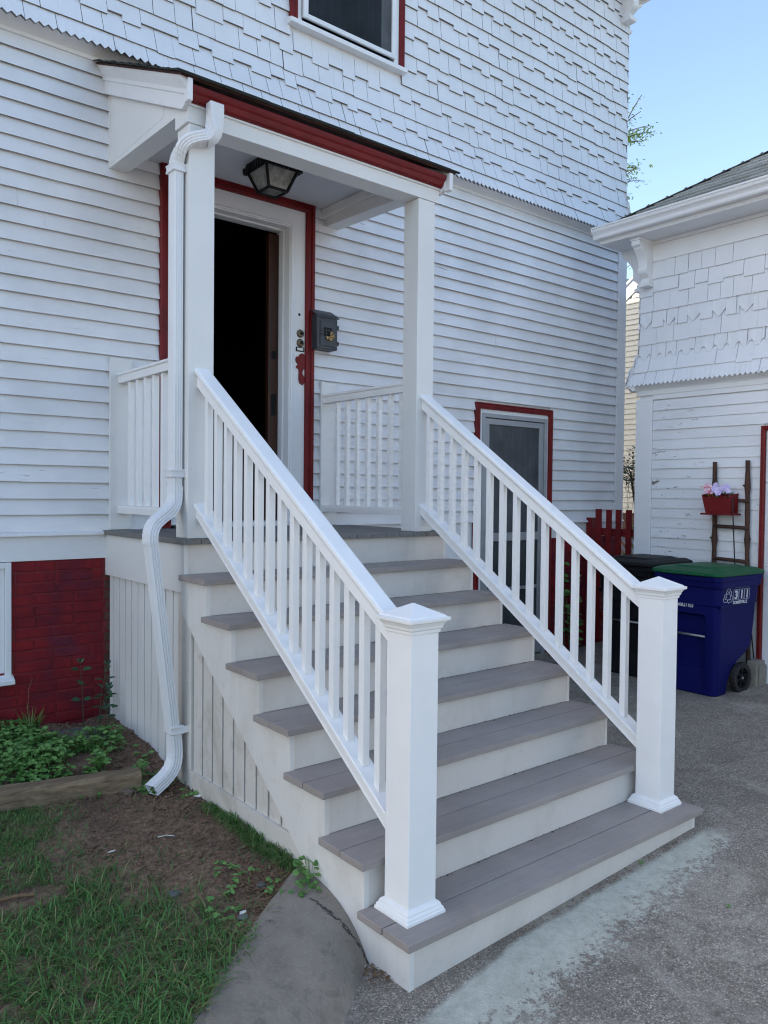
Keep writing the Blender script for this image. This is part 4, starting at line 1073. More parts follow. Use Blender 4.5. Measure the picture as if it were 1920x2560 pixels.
def make_bin(x, y, z, ht, body_m, lid_m, label, writing):
    root = thing('wheeled_bin', (x, y, z), label, 'bin', 'wheeled bins beside the outbuilding')
    S = ht/.96
    # (height, x front, x back, half width, notch)
    secs = [(0, -.235, -.06, .215, .0), (.012, -.24, -.05, .222, .0), (.10, -.245, -.045, .228, .02), (.20, -.25, .0, .233, .045), (.26, -.253, .08, .237, .05), (.32, -.256, .20, .241, .05), (.37, -.259, .262, .244, .05), (.46, -.263, .285, .247, .05), (.60, -.271, .295, .255, .05), (.625, -.273, .296, .256, .05), (.645, -.274, .297, .257, .0),
            (.715, -.278, .300, .260, .0), (.725, -.286, .305, .268, .0), (.86, -.294, .312, .276, .0), (.868, -.312, .325, .292, .0), (.915, -.326, .335, .290, .0), (.918, -.335, .345, .297, .0), (.955, -.338, .35, .299, .0)]
    mb = MB(); mb.loft([rrect(x + a, x + b, y - w, y + w, z + h*S, r=.045 + .01*h, notch=nt) for h, a, b, w, nt in secs])
    body = mb.build('body', body_m, root, bevel=.004)
    # recess with lifting bar
    mb = MB(); mb.tube([(x - .250, y - .16, z + .47*S), (x - .250, y + .16, z + .47*S)], .010, 10); mb.build('lifting_bar', M['steel'], root, smooth=True)
    # lid: slab, raised rim and centre panel, handle lip
    mb = MB(); zz = z + .957*S
    LR = lambda xa, xb, w, h, r=.06: rrect(x + xa, x + xb, y - w, y + w, zz + h, r=r)
    mb.loft([LR(-.345, .352, .302, 0), LR(-.355, .356, .308, .006), LR(-.355, .356, .308, .024), LR(-.345, .35, .30, .032), LR(-.285, .30, .262, .050, .05), LR(-.270, .285, .248, .052, .05), LR(-.245, .27, .228, .046, .05), LR(-.23, .26, .215, .046, .05), LR(-.20, .22, .17, .064, .05)])
    lid = mb.build('lid', lid_m, root, bevel=.003)
    mb = MB(); mb.box(x - .372, x - .340, y - .19, y + .19, zz + .004, zz + .018); mb.build('handle', lid_m, lid, bevel=.006)
    mb = MB(); mb.tube([(x + .365, y - .25, zz - .01), (x + .365, y + .25, zz - .01)], .014, 10); mb.box(x + .33, x + .37, y - .26, y - .22, zz - .03, zz + .004); mb.box(x + .33, x + .37, y + .22, y + .26, zz - .03, zz + .004)
    mb.build('rear_handle', body_m, root)
    for s_ in (-1, 1):
        yy = y + s_*.245; r = .122*S; c = V(x + .085, yy, z + r)
        mb = MB(); rings = []; n = 40
        for rr, d in ((r*.70, -.022), (r*.97, -.024), (r, -.014), (r, .014), (r*.97, .024), (r*.70, .022)):
            rings.append([c + V(math.cos(2*math.pi*k/n)*(rr + (.004 if k % 2 and rr > r*.9 else 0)), d, math.sin(2*math.pi*k/n)*(rr + (.004 if k % 2 and rr > r*.9 else 0))) for k in range(n)])
        rings.append(rings[0]); mb.loft(rings, False); wh = mb.build('wheel', M['rubber'], root)
        mb = MB()
        for k in range(6):
            a = 2*math.pi*k/6 + .3; d = V(math.cos(a), 0, math.sin(a)); q = V(-d.z, 0, d.x)*.010
            mb.hexa([c + d*.018 - q + V(0,-.012,0), c + d*r*.74 - q + V(0,-.012,0), c + d*r*.74 + q + V(0,-.012,0), c + d*.018 + q + V(0,-.012,0), c + d*.018 - q + V(0,.012,0), c + d*r*.74 - q + V(0,.012,0), c + d*r*.74 + q + V(0,.012,0), c + d*.018 + q + V(0,.012,0)])
        n = 16; mb.loft([[c + V(math.cos(2*math.pi*k/n)*rr, d, math.sin(2*math.pi*k/n)*rr) for k in range(n)] for rr, d in ((.026, -.016), (.026, .016))])
        mb.build('rim', M['bblack'], wh)
        mb = MB(); mb.loft([[c + V(math.cos(2*math.pi*k/n)*rr, d, math.sin(2*math.pi*k/n)*rr) for k in range(n)] for rr, d in ((.011, s_*.0165), (.011, s_*.024), (.006, s_*.027))]); mb.build('axle_cap', M['steel'], wh)
    # moulded corner ledges
    for s_ in (-1, 1):
        mb = MB(); yy = y + s_*.262
        mb.hexa([(x - .27, yy - .012, z + .70*S), (x - .10, yy - .012, z + .715*S), (x - .10, yy + .012, z + .715*S), (x - .27, yy + .012, z + .70*S), (x - .285, yy - .022, z + .735*S), (x - .05, yy - .014, z + .735*S), (x - .05, yy + .014, z + .735*S), (x - .285, yy + .022, z + .735*S)])
        mb.build('moulded_ledge', body_m, root, bevel=.006)
    if writing:
        # front face leans slightly; serial number
        tilt = Vector((-.035, 0, 1)).normalized(); FB = Face((x - .2775, y + .105, z + .685*S), (0,-1,0), tilt, (-1, 0, -.035))
        text_mesh('G0821103', .060, FB, .005, .010, .0035, M['ink'], 'serial_number', body, sx=.60, bold=.0006)
        t2 = Vector((0, -.07, 1)).normalized(); FSd = Face((x - .115, y - .268, z + .735*S), (1,0,0), t2, (0,-1,-.07))
        for i, ch in enumerate('311'): text_mesh(ch, .090, FSd, .057 + i*.081, .040, .005, M['ink'], 'digit', body, sx=1.1, bold=.003, align='CENTER')
        text_mesh('ONE CALL TO CITY HALL', .026, FSd, .018, .126, .005, M['ink'], 'lettering', body, sx=.74, bold=.0003)
        text_mesh('SOMERVILLE', .034, FSd, .018, -.002, .005, M['ink'], 'lettering', body, sx=1.12, bold=.0008)
        mb = MB()
        for i in range(3):
            u0 = .018 + i*.081; u1 = u0 + .074; v0, v1 = .030, .112; t = .002
            for q in ((u0, u1, v0, v0 + t), (u0, u1, v1 - t, v1), (u0, u0 + t, v0, v1), (u1 - t, u1, v0, v1)):
                mb.hexa([FSd(a, b, w) for w in (.004, .0052) for a, b in ((q[0], q[2]), (q[1], q[2]), (q[1], q[3]), (q[0], q[3]))])
        mb.build('number_boxes', M['ink'], body)
        # three chasing arrows, outlined
        mb = MB(); cu_, cv_ = -.055, .062
        def seg(p, q, t=.0022):
            p, q = Vector(p), Vector(q); d = (q - p).normalized(); nn = Vector((-d.y, d.x))*t/2
            mb.hexa([FSd(cu_ + a.x*1.25, cv_ + a.y*1.1, w) for w in (.004, .0052) for a in (p - nn, q - nn, q + nn, p + nn)])
        base = [(-.010, .056), (.012, .056), (.028, .030), (.036, .034), (.030, .008), (.006, .018), (.014, .022), (.004, .040), (-.010, .018), (-.028, .028), (-.010, .056)]
        for k in range(3):
            a = R_(120*k); rt = lambda p: (p[0]*math.cos(a) - p[1]*math.sin(a), p[0]*math.sin(a) + p[1]*math.cos(a))
            for p, q in zip(base[:-1], base[1:]): seg(rt(p), rt(q))
        mb.build('recycling_arrows', M['ink'], body)
    return root
bb_ = make_bin(4.335, 1.300, .168, .948, M['blue'], M['green'], 'blue wheeled recycling bin with green lid and printed number, standing in front of the ladder', True)
make_bin(4.47, 1.975, .158, .975, M['bblack'], M['bblack'], 'black wheeled rubbish bin with black lid, behind the blue one', False)
bb_.rotation_euler.z = R_(-2.5)

# pale worn embossed marks on the green lid (illegible in the photo)
_b = [o for o in bpy.data.objects if o.name == 'wheeled_bin'][0]; _lid = [o for o in _b.children if o.name.startswith('lid') and 'bar' not in o.name and 'lifting' not in o.name][0]
mb = MB(); rg = random.Random(12)
for i in range(7):
    y = 1.300 + .135 - i*.042; x = 4.335 - .105; z = .170 + .957*.9875 + .0555
    for j in range(3):
        a = rg.uniform(-.012, .012); b = rg.uniform(-.012, .006); mb.box(x + a - .012, x + a + rg.uniform(.002, .014), y + b, y + b + rg.uniform(.006, .02), z, z + .0015)
mb.build('worn_emblem', M['ink'], _lid)

# ================================================================== LADDER TRELLIS, PLANTER, CABLE, BLOCK
lad = thing('ladder_trellis', (4.72, 1.32, .2), 'rustic brown pole ladder leaning on the chipped white wall behind the bins', 'ladder')
def pole(y0, y1, z1, seed, z0=.19):
    rg = random.Random(seed); n = 26; pts = []
    for i in range(n):
        t = i/(n-1); pts.append((4.722 + .004*math.sin(9*t + seed) - .03*(1-t), y0 + (y1-y0)*t + .005*math.sin(7*t + seed*2), z0 + (z1 - z0)*t))
    rad = [.019 + rg.uniform(-.0016, .0016) for _ in range(n)]
    for i in (5, 11, 16, 22): rad[i] += .007
    mb = MB(); mb.tube(pts, lambda t: rad[min(n-1, int(round(t*(n-1))))], 10)
    for i in (5, 11, 16, 22):
        p = V(*pts[i]); s_ = rg.choice((-1, 1)); mb.tube([p, p + V(-.01, s_*.028, .012), p + V(-.012, s_*.036, .016)], lambda t: .010*(1 - .5*t), 7)
    return mb.build('pole', M['bark'], lad, smooth=True)
pole(1.445, 1.462, 2.025, 3); pole(1.128, 1.183, 2.032, 8)
for z_ in (1.475, 1.197, .85, .5, 1.70):
    mb = MB(); mb.tube([(4.705, 1.46, z_ + .004), (4.702, 1.30, z_), (4.705, 1.155, z_ - .006)], .0155, 8); mb.build('rung', M['bark'], lad, smooth=True)
pl = thing('planter_box', (4.66, 1.38, 1.57), 'dark red wooden planter box with scalloped rim hanging on the pole ladder', 'planter')
mb = MB(); yl, yr = 1.505, 1.235; xf, xbk = 4.585, 4.695
yl2, yr2 = 1.475, 1.262; zb_, zt_ = 1.590, 1.742
# front panel with scalloped upper edge
n = 20; fr = []
for i in range(n + 1):
    t = i/n; fr.append((yl + (yr - yl)*t, zt_ - .014*(.5 - .5*math.cos(6*math.pi*t)) - .006))
for i in range(n):
    (ya, za), (yb, zb2) = fr[i], fr[i+1]; ta, tb = i/n, (i+1)/n; ba, bb = yl2 + (yr2-yl2)*ta, yl2 + (yr2-yl2)*tb
    mb.hexa([(xf+.015, ba, zb_), (xf+.027, ba, zb_), (xf+.027, bb, zb_), (xf+.015, bb, zb_), (xf, ya, za), (xf+.012, ya, za), (xf+.012, yb, zb2), (xf, yb, zb2)])
mb.build('front_panel', M['redx'], pl)
mb = MB()
for ya, yb, s_ in ((yl, yl2, 1), (yr, yr2, -1)):
    mb.hexa([(xf+.016, yb, zb_), (xbk, yb, zb_), (xbk, yb - s_*.010, zb_), (xf+.016, yb - s_*.010, zb_), (xf+.001, ya, zt_+.002), (xbk, ya, zt_+.016), (xbk, ya - s_*.010, zt_+.016), (xf+.001, ya - s_*.010, zt_+.002)])
mb.build('end_panel', M['redx'], pl, bevel=.001)
mb = MB(); mb.box(xbk - .010, xbk, yr + .006, yl - .006, zb_, zt_ + .012); mb.build('back_panel', M['redx'], pl)
mb = MB(); mb.box(xf - .012, xbk + .005, yr2 - .045, yl2 + .035, zb_ - .016, zb_ - .001); mb.build('shelf', M['redx'], pl, bevel=.002)
mb = MB(); mb.box(xf + .014, xbk - .011, yr2 - .008, yl2 + .008, zt_ - .05, zt_ - .03); mb.build('potting_soil', M['soil'], pl)
def leafgeo(mb, p, d, n, L_, W_, fold=.18, curl=.15):
    p = Vector(p); d = Vector(d).normalized(); n = Vector(n); n = (n - d*n.dot(d)).normalized(); s_ = d.cross(n)
    a = p; t = p + d*L_ - n*L_*curl; m1 = p + d*L_*.33; m2 = p + d*L_*.68 - n*L_*curl*.35
    l1 = m1 + s_*W_*.46 + n*W_*fold; r1 = m1 - s_*W_*.46 + n*W_*fold; l2 = m2 + s_*W_*.40 + n*W_*fold; r2 = m2 - s_*W_*.40 + n*W_*fold
    mb.add([a, l1, l2, t, r2, r1, m1, m2], [(0,6,1), (6,7,2,1), (7,3,2), (0,5,6), (6,5,4,7), (7,4,3)])
fl = thing('pansy_plant', (4.64, 1.38, 1.70), 'lilac and pink pansies growing in the red planter box', 'flowers')
rg = random.Random(5); mb = MB()
for i in range(70):
    p = V(rg.uniform(4.605, 4.68), rg.uniform(1.25, 1.49), rg.uniform(1.71, 1.76)); leafgeo(mb, p, (rg.uniform(-1, .4), rg.uniform(-1, 1), rg.uniform(.1, .9)), (0,0,1), rg.uniform(.02, .035), rg.uniform(.015, .022))
mb.build('leaves', M['weed'], fl)
def pansy(mb, c, r, f=Vector((-.85,-.45,.3)), ph=0):
    f = f.normalized(); a = f.cross(Vector((0,0,1))).normalized(); b = a.cross(f)
    for k in range(5):
        an = 2*math.pi*k/5 + ph; o = a*math.cos(an) + b*math.sin(an); s_ = a*(-math.sin(an)) + b*math.cos(an); n = 7
        pts = [c + f*.002] + [c + o*r*(.15 + .85*math.sin(math.pi*(.12 + .5*j/(n-1)) if j <= n/2 else math.pi*(.12 + .5*(n-1-j)/(n-1)))) + s_*r*.62*(j/(n-1)*2 - 1) + f*(.004*((k % 2)*2 - 1) + .004) for j in range(n)]
        mb.add(pts, [(0, j, j+1) for j in range(1, n)])
for nm, m_, cs in (('petals', M['petal'], [(4.580, 1.385, 1.792, .036), (4.575, 1.355, 1.762, .032), (4.60, 1.300, 1.805, .037), (4.595, 1.280, 1.778, .026), (4.61, 1.395, 1.822, .028), (4.60, 1.335, 1.80, .026)]), ('petals', M['petalp'], [(4.585, 1.456, 1.812, .036), (4.575, 1.450, 1.775, .030), (4.58, 1.415, 1.772, .028), (4.585, 1.43, 1.80, .030)])):
    mb = MB()
    for x, y, z, r in cs: pansy(mb, V(x, y, z), r, ph=rg.uniform(0, 1)); mb.tube([(x+.006, y, z), (x + .03, y, z - .05)], .0012, 4)
    mb.build(nm, m_, fl)
mb = MB(); c = V(4.572, 1.44, 1.79)
mb.tube([V(4.575, 1.515, 1.812), V(4.572, 1.47, 1.808), V(4.568, 1.43, 1.812), V(4.568, 1.412, 1.80), V(4.566, 1.418, 1.775), V(4.568, 1.44, 1.752), V(4.57, 1.425, 1.742), V(4.572, 1.405, 1.75)], .0028, 6)
rb_ = mb.build('ribbon', M['orange'], None); tag(rb_, 'thin orange ribbon curling over the pink pansies in the planter', 'ribbon')
mb = MB(); mb.tube([(4.575, 1.228, 1.720), (4.578, 1.225, 1.60), (4.60, 1.222, 1.35), (4.64, 1.232, 1.18), (4.70, 1.20, .9), (4.715, 1.115, .6), (4.71, 1.09, .40)], .0052, 8)
tag(mb.build('cable', M['rubber'], None, smooth=True), 'thin black cable hanging from the planter down the ladder', 'cable')
mb = MB(); mb.box(4.60, 4.742, 1.012, 1.095, .175, .395); mb.box(4.63, 4.742, .995, 1.0118, .18, .36)
tag(mb.build('concrete_block', M['cinder'], None, bevel=.006), 'small rough concrete block behind the wheel of the blue bin', 'block')

# ================================================================== GROUND
def g(x, y): return .046*min(6, max(-1.5, x)) - .018*min(3, max(-3, y))
def grid(name, xs, ys, fz, m, kind='structure', parent=None, keep=None):
    vs = [(x, y, fz(x, y)) for y in ys for x in xs]; n = len(xs); fs = []
    for j in range(len(ys)-1):
        for i in range(n-1):
            if keep is None or keep((xs[i]+xs[i+1])/2, (ys[j]+ys[j+1])/2): fs.append((j*n+i, j*n+i+1, (j+1)*n+i+1, (j+1)*n+i))
    mb = MB().add(vs, fs); o = mb.build(name, m, parent, smooth=True)
    if kind: o['kind'] = kind
    return o
xs = [-150, -60, -25, -12, -6, -3] + [-2.5 + .25*i for i in range(40)] + [8.5, 12, 25, 60, 150]
ys = [-150, -60, -25, -12, -6] + [-4.5 + .25*i for i in range(32)] + [5, 8, 15, 30, 60, 150]
grid('driveway', xs, ys, lambda x, y: g(x, y), M['asphalt'])
# kerb hump: t along (.81,.59), s across (-.59,.81); s grows towards the lawn
def ts(t, s): return .808*t - .589*s, .589*t + .808*s
SP = [(.14, -.05), (.19, -.002), (.215, .035), (.25, .078), (.29, .112), (.34, .142), (.40, .163), (.46, .172), (.52, .174), (.58, .170), (.64, .10)]
def kerbz(t, s):
    for (a, za), (b, zb) in zip(SP[:-1], SP[1:]):
        if a <= s <= b: z = za + (zb - za)*(s - a)/(b - a); break
    else: z = SP[0][1] if s < SP[0][0] else SP[-1][1]
    f = .90 + .16*min(1, max(0, (t + .4)/.9)) if z > 0 else 1
    return z*f
mb = MB(); rings = []
import itertools
Sx = sorted({round(.14 + .5*i/30, 4) for i in range(31)})
T = [-6, -4, -3, -2.2, -1.8] + [-1.5 + .06*i for i in range(26)] + [.02, .05]
nS = len(Sx); vs = []; fs = []
for ti, t in enumerate(T):
    for s_ in Sx:
        # the near end follows the lane straight; the far end is cut off by the staircase side (x = .045)
        tmax = (.05 + .589*s_)/.808; tt = t if t < 0 else tmax
        if t < 0: tt = t + (tmax)*max(0, 1 + t/1.5)
        if ti >= len(T) - 2: tt = tmax + (.0 if ti == len(T)-2 else .02)
        # run bends slightly towards the camera side
        x, y = ts(tt, s_ - .03*max(0, -tt)**1.3*0); vs.append((x, y, kerbz(tt, s_) + .0025*math.sin(7*x + 3*y) - .02*max(0, min(1, -tt-1))))
for i in range(len(T)-1):
    for j in range(nS-1): fs.append((i*nS+j, (i+1)*nS+j, (i+1)*nS+j+1, i*nS+j+1))
ko = MB().add(vs, fs).build('kerb', M['kerb'], None, smooth=True); ko['kind'] = 'structure'

def sm(a, b, x): t = min(1, max(0, (x - a)/(b - a))); return t*t*(3 - 2*t)
def hn(x, y):   # small lumps
    return .004*math.sin(9*x + 2*math.sin(5*y)) + .004*math.sin(11*y + 1.7*math.sin(7*x)) + .003*math.sin(23*x + 17*y) + .002*math.sin(37*x - 29*y)
def H(x, y):
    s_ = -.589*x + .808*y
    base = .158 + .028*sm(.3, 1.2, y) + .008*min(3, max(-2, y))*0
    bed = sm(2.02 + .22*min(0, x + .1)*-1, 2.20 + .22*min(0, x + .1)*-1, y)
    mound = .085*sm(1.95, 2.35, y)*sm(-.28, -.05, x) + .10*bed*sm(-.1, -.3, x)
    dip = -.012*math.exp(-((x + .25)**2 + (y - 1.25)**2)/.25)
    rise = .025*sm(2.3, 2.95, y)
    ridge = .022*math.exp(-((x + .02)**2/.03 + (y - 1.75)**2/.02))
    spill = .03*sm(-.03, .05, x)*sm(.7, .85, y)
    edge = -.03*sm(.56, .50, s_)
    return base + mound + dip + rise + ridge*0 + edge + hn(x, y)
xs = [-9, -6, -4, -3, -2.4, -2.0] + [-1.7 + .022*i for i in range(84)]
ys = [-7, -5, -3.5, -2.5, -1.8, -1.2] + [-.9 + .022*i for i in range(179)]
lump = np.random.default_rng(3)
def Hs(x, y): return H(x, y) + (lump.uniform(-.0035, .0045) if x > -2 and y > -1 else 0)
grid('garden_soil', xs, ys, Hs, M['soil'], keep=lambda x, y: (-.589*x + .808*y) > .50 and x < .125 and y < 3.02 and not (x > .07 and y < .62))

# grass ------------------------------------------------------------
def inpoly(P, x, y):
    c = False; n = len(P)
    for i in range(n):
        (x1, y1), (x2, y2) = P[i], P[i-1]
        if (y1 > y) != (y2 > y) and x < (x2-x1)*(y-y1)/(y2-y1) + x1: c = not c
    return c
DIRT = [(-.524, 2.1), (-.30, 2.05), (-.084, 2.05), (.10, 1.75), (.10, .95), (.03, .62), (-.10, .60), (-.24, .60), (-.34, .82), (-.45, .95), (-.52, 1.10), (-.66, 1.26), (-.62, 1.45), (-.52, 1.62), (-.50, 1.85)]
def noise2(x, y): return .5 + .25*math.sin(6.3*x + 1.3*math.sin(4.1*y)) + .25*math.sin(7.7*y + 1.1*math.sin(5.3*x + 1))
def fn2(x, y): return .5 + .5*math.sin(23*x + 3*math.sin(13*y))*math.sin(19*y + 2*math.sin(17*x))
def density(x, y):
    s_ = -.589*x + .808*y
    if s_ < .53 or x > .04: return 0
    if y > 1.98 - .22*min(0, x + .1): return 0
    d = 1.0
    if inpoly(DIRT, x, y): d = .022 + (.12 if fn2(x, y) > .86 else 0)
    else:
        # ragged border near the bare patch
        m = min(math.hypot(x-a, y-b) for a, b in DIRT)
        if m < .16: d = .35 if fn2(x*1.3, y*1.3) > .35 else .05
    if -.35 < x < -.02 and s_ < .80 and y < .95: d = min(d, .30 if fn2(x, y) > .5 else .06)     # thin mulchy strip by the kerb
    if (x + .95)**2/.03 + (y - 1.12)**2/.006 < 1: d *= .05
    if y > .62 and x > -.035 and y < 1.55: d = 1.1       # tuft line along the skirting
    return d*(.35 + .8*noise2(x, y))*(1 if fn2(x*.8 + 3, y*.9 + 1) > .22 else .35)
G = []; rg = np.random.default_rng(5)
def scatter(n, x0, x1, y0, y1, hmin, hmax, wid):
    out = 0; X = rg.uniform(x0, x1, n); Y = rg.uniform(y0, y1, n); U = rg.uniform(0, 1, n)
    for x, y, u in zip(X, Y, U):
        if u < density(x, y): G.append((x, y, rg.uniform(hmin, hmax), wid))
scatter(70000, -1.75, .04, -.75, 2.35, .020, .050, .0015)
scatter(7000, -1.6, -.2, -.4, 1.4, .05, .085, .0021)
scatter(9000, -4.5, -1.7, -2.5, 2.6, .05, .09, .005)
for _ in range(1500):
    y = rg.uniform(.66, 1.50); x = .034 - abs(rg.normal(0, .022)); G.append((x, y, rg.uniform(.03, .065)*(1.25 if .75 < y < 1.3 else .8), .0016))
G = np.array(G); n = len(G)
ang = rg.uniform(0, 2*np.pi, n); lean = rg.uniform(.5, 2.4, n); zb = np.array([H(x, y) for x, y in G[:, :2]]) - .004
# local comb direction gives tufts
cmb = 2.2*np.sin(3*G[:,0] + 2*G[:,1]) + 1.5*np.sin(31*G[:,0] + 9*np.sin(27*G[:,1])) + ang
dx, dy = np.cos(cmb), np.sin(cmb); px_, py_ = -dy, dx; h = G[:,2]; w = G[:,3]*rg.uniform(.7, 1.4, n)
P = np.zeros((n, 7, 3)); lv = [(0, 1., 0.), (.4, .9, .16), (.75, .65, .5), (1.0, 0., 1.)]
k = 0
for f, ww, ln in lv:
    cx_ = G[:,0] + dx*h*lean*ln*.8; cy_ = G[:,1] + dy*h*lean*ln*.8; cz = zb + h*f*(1 - .30*lean*ln)
    if ww > 0:
        P[:,k,:] = np.stack([cx_ - px_*w*ww, cy_ - py_*w*ww, cz], 1); P[:,k+1,:] = np.stack([cx_ + px_*w*ww, cy_ + py_*w*ww, cz], 1); k += 2
    else: P[:,k,:] = np.stack([cx_, cy_, cz], 1); k += 1
me = bpy.data.meshes.new('grass'); me.vertices.add(n*7); me.vertices.foreach_set('co', P.reshape(-1))
quad = np.array([[0,1,3,2],[2,3,5,4]]); tri = np.array([4,5,6]); base = (np.arange(n)*7)[:,None]
loops = np.concatenate([(base[:,:,None] + quad[None]).reshape(n, 8), base + tri[None]], 1).reshape(-1)
me.loops.add(len(loops)); me.loops.foreach_set('vertex_index', loops.astype(np.int32))
st_ = (np.arange(n)*11)[:,None] + np.array([0,4,8])[None]; me.polygons.add(n*3)
me.polygons.foreach_set('loop_start', st_.reshape(-1).astype(np.int32)); me.polygons.foreach_set('loop_total', np.tile([4,4,3], n).astype(np.int32))
me.update(calc_edges=True); me.validate(); me.materials.append(M['grass'])
go = bpy.data.objects.new('grass', me); COL.objects.link(go); tag(go, 'short patchy green lawn grass around the bare soil', 'grass', kind='stuff')
print('grass blades', n)

# ground cover, weeds -------------------------------------------------
rg = random.Random(17)
BED = [(-.80, 2.17), (-.50, 2.12), (-.20, 2.10), (-.13, 2.30), (-.04, 2.60), (-.16, 2.62), (-.30, 2.50), (-.42, 2.62), (-.50, 2.90), (-.95, 2.95), (-.95, 2.3)]
def cluster(mb, x, y, z, r, n3=3, ll=(.020, .038), hh=(.02, .09)):
    for _ in range(n3):
        a = rg.uniform(0, 6.28); hgt = rg.uniform(*hh); bx, by = x + r*math.cos(a)*rg.random(), y + r*math.sin(a)*rg.random()
        top = V(bx, by, z + hgt); 
        mb.tube([(x + (bx-x)*.2, y + (by-y)*.2, z - .005), top], .0009, 3, False)
        tilt = V(rg.uniform(-.5, .5), rg.uniform(-.7, .3), 1)
        for k in range(3):
            an = a + (k-1)*1.25 + rg.uniform(-.2, .2); L_ = rg.uniform(*ll)*(1.15 if k == 1 else .9)
            leafgeo(mb, top, (math.cos(an), math.sin(an), rg.uniform(-.25, .25)), tilt, L_, L_*.72, fold=.08, curl=.12)
mb = MB(); c_ = 0
while c_ < 520:
    x, y = rg.uniform(-1.0, -.02), rg.uniform(2.05, 2.98)
    if inpoly(BED, x, y) and fn2(x*.6, y*.6) + noise2(x, y) > .62: cluster(mb, x, y, H(x, y), .03); c_ += 1
tag(mb.build('ground_cover', M['weed'], None), 'leafy green ground cover spreading over the raised bed under the brick wall', 'ground cover', kind='stuff')
mb = MB()
for (cx_, cy_, sx_, sy_, n_) in ((-.30, 1.955, .16, .03, 16), (-.14, 1.88, .05, .05, 12), (-.02, 1.70, .03, .02, 3), (-.20, .80, .10, .05, 9), (-.42, .62, .10, .06, 6), (-.02, 1.98, .05, .06, 6), (-.16, .60, .06, .04, 5), (-.05, 2.25, .04, .05, 4)):
    for _ in range(n_): x, y = rg.gauss(cx_, sx_), rg.gauss(cy_, sy_); cluster(mb, x, y, H(x, y), .02, 2, (.014, .028), (.008, .035))
tag(mb.build('small_weeds', M['weed'], None), 'scattered small weeds and clover around the timber edging and bare soil', 'weeds', kind='stuff')

def tall_plant(name, x, y, h, label, lf, m, pairs=3, L_=.045, lean=(0,0), stems=1, cat='plant', wfac=.6):
    root = thing(name, (x, y, H(x, y)), label, cat); st2 = MB(); lv = MB()
    for s_ in range(stems):
        a = rg.uniform(0, 6.28); ox, oy = (0, 0) if s_ == 0 else (.02*math.cos(a), .02*math.sin(a)); hh = h*(1 if s_ == 0 else rg.uniform(.45, .8)); z = H(x, y)
        pts = [V(x + ox + lean[0]*t*t, y + oy + lean[1]*t*t, z + hh*t) for t in (0, .25, .5, .75, 1)]
        st2.tube(pts, lambda t: .0024*(1 - .6*t), 6)
        for k in range(pairs):
            t = .35 + .65*(k + .5)/pairs; p = pts[0].lerp(pts[-1], t); ph = k*1.4 + rg.uniform(-.4, .4)
            for q in (0, math.pi):
                d = (math.cos(ph + q), math.sin(ph + q)*.7 - .2, .25)
                leafgeo(lv, p + V(*d)*.008, d, (rg.uniform(-.3,.3), -.4, 1), L_*rg.uniform(.8, 1.15), L_*wfac, fold=.06)
        for q in range(3): leafgeo(lv, pts[-1], (math.cos(q*2.1), math.sin(q*2.1), 1.1), (0, -1, .4), L_*.6, L_*.3)
    st2.build('stem', m, root); lv.build('leaves', m, root); return root
tall_plant('weed_seedling', -.035, 2.72, .235, 'dark upright seedling with paired oval leaves against the white skirting boards', 0, M['weedd'], 2, .052, stems=2)
tall_plant('tall_weed', -.165, 2.80, .42, 'tall thin weed with round leaves against the red brick wall', 0, M['weedd'], 3, .060, (-.02, 0), 1, wfac=.8)
tall_plant('tall_weed', -.055, 2.84, .36, 'weed with long pointed leaves at the corner of the brick wall and the skirting boards', 0, M['weedd'], 4, .062, (.04, -.02), 2, wfac=.35)
# grassy clump and dry stalk in the bed
cl = thing('grass_clump', (-.47, 2.78, H(-.47, 2.78)), 'taller grassy clump with a dry brown stalk rising in the raised bed', 'grass clump'); mb = MB()
for _ in range(70):
    a = rg.uniform(0, 6.28); x, y = -.47 + .05*math.cos(a)*rg.random(), 2.78 + .04*math.sin(a)*rg.random(); hh = rg.uniform(.07, .20); ln = rg.uniform(.02, .10); w_ = .003
    d = V(math.cos(a), math.sin(a), 0); s_ = V(-d.y, d.x, 0)*w_; z = H(x, y); p0, p1, p2 = V(x, y, z), V(x, y, z + hh*.6) + d*ln*.3, V(x, y, z + hh) + d*ln
    mb.add([p0 - s_, p0 + s_, p1 + s_*.8, p1 - s_*.8, p2], [(0,1,2,3),(3,2,4)])
mb.build('blades', M['weed'], cl)
mb = MB(); z = H(-.47, 2.78); mb.tube([(-.475, 2.78, z), (-.48, 2.80, z + .16), (-.465, 2.84, z + .27), (-.44, 2.86, z + .32)], .0014, 5); mb.build('stalk', M['dryleaf'], cl)
# clump of round leaves where the kerb meets the stairs
def clump(name, x, y, z, n_, rad, L_, label, m, hh=.09):
    root = thing(name, (x, y, z), label, 'plant'); mb = MB()
    for _ in range(n_):
        a = rg.uniform(0, 6.28); r = rad*math.sqrt(rg.random()); p = V(x + r*math.cos(a), y + r*math.sin(a), z + rg.uniform(.015, hh)*(1 - .4*r/rad)); mb.tube([(x + .3*(p.x-x), y + .3*(p.y-y), z - .01), p], .0012, 4, False)
        for k in range(rg.choice((1, 2, 3))):
            an = a + rg.uniform(-1.4, 1.4); leafgeo(mb, p, (math.cos(an), math.sin(an), rg.uniform(-.1, .4)), (rg.uniform(-.4,.4), -.5, 1), L_*rg.uniform(.7, 1.2), L_*.85, fold=.07)
    mb.build('leaves', m, root); return root
clump('leafy_weed', .015, .625, .175, 26, .055, .030, 'bright green leafy weed where the kerb meets the stair side', M['weed'], .10)
clump('leafy_weed', -.055, .555, .165, 13, .05, .026, 'low spreading weed on top of the kerb end, below the bright leafy one', M['weed'], .045)
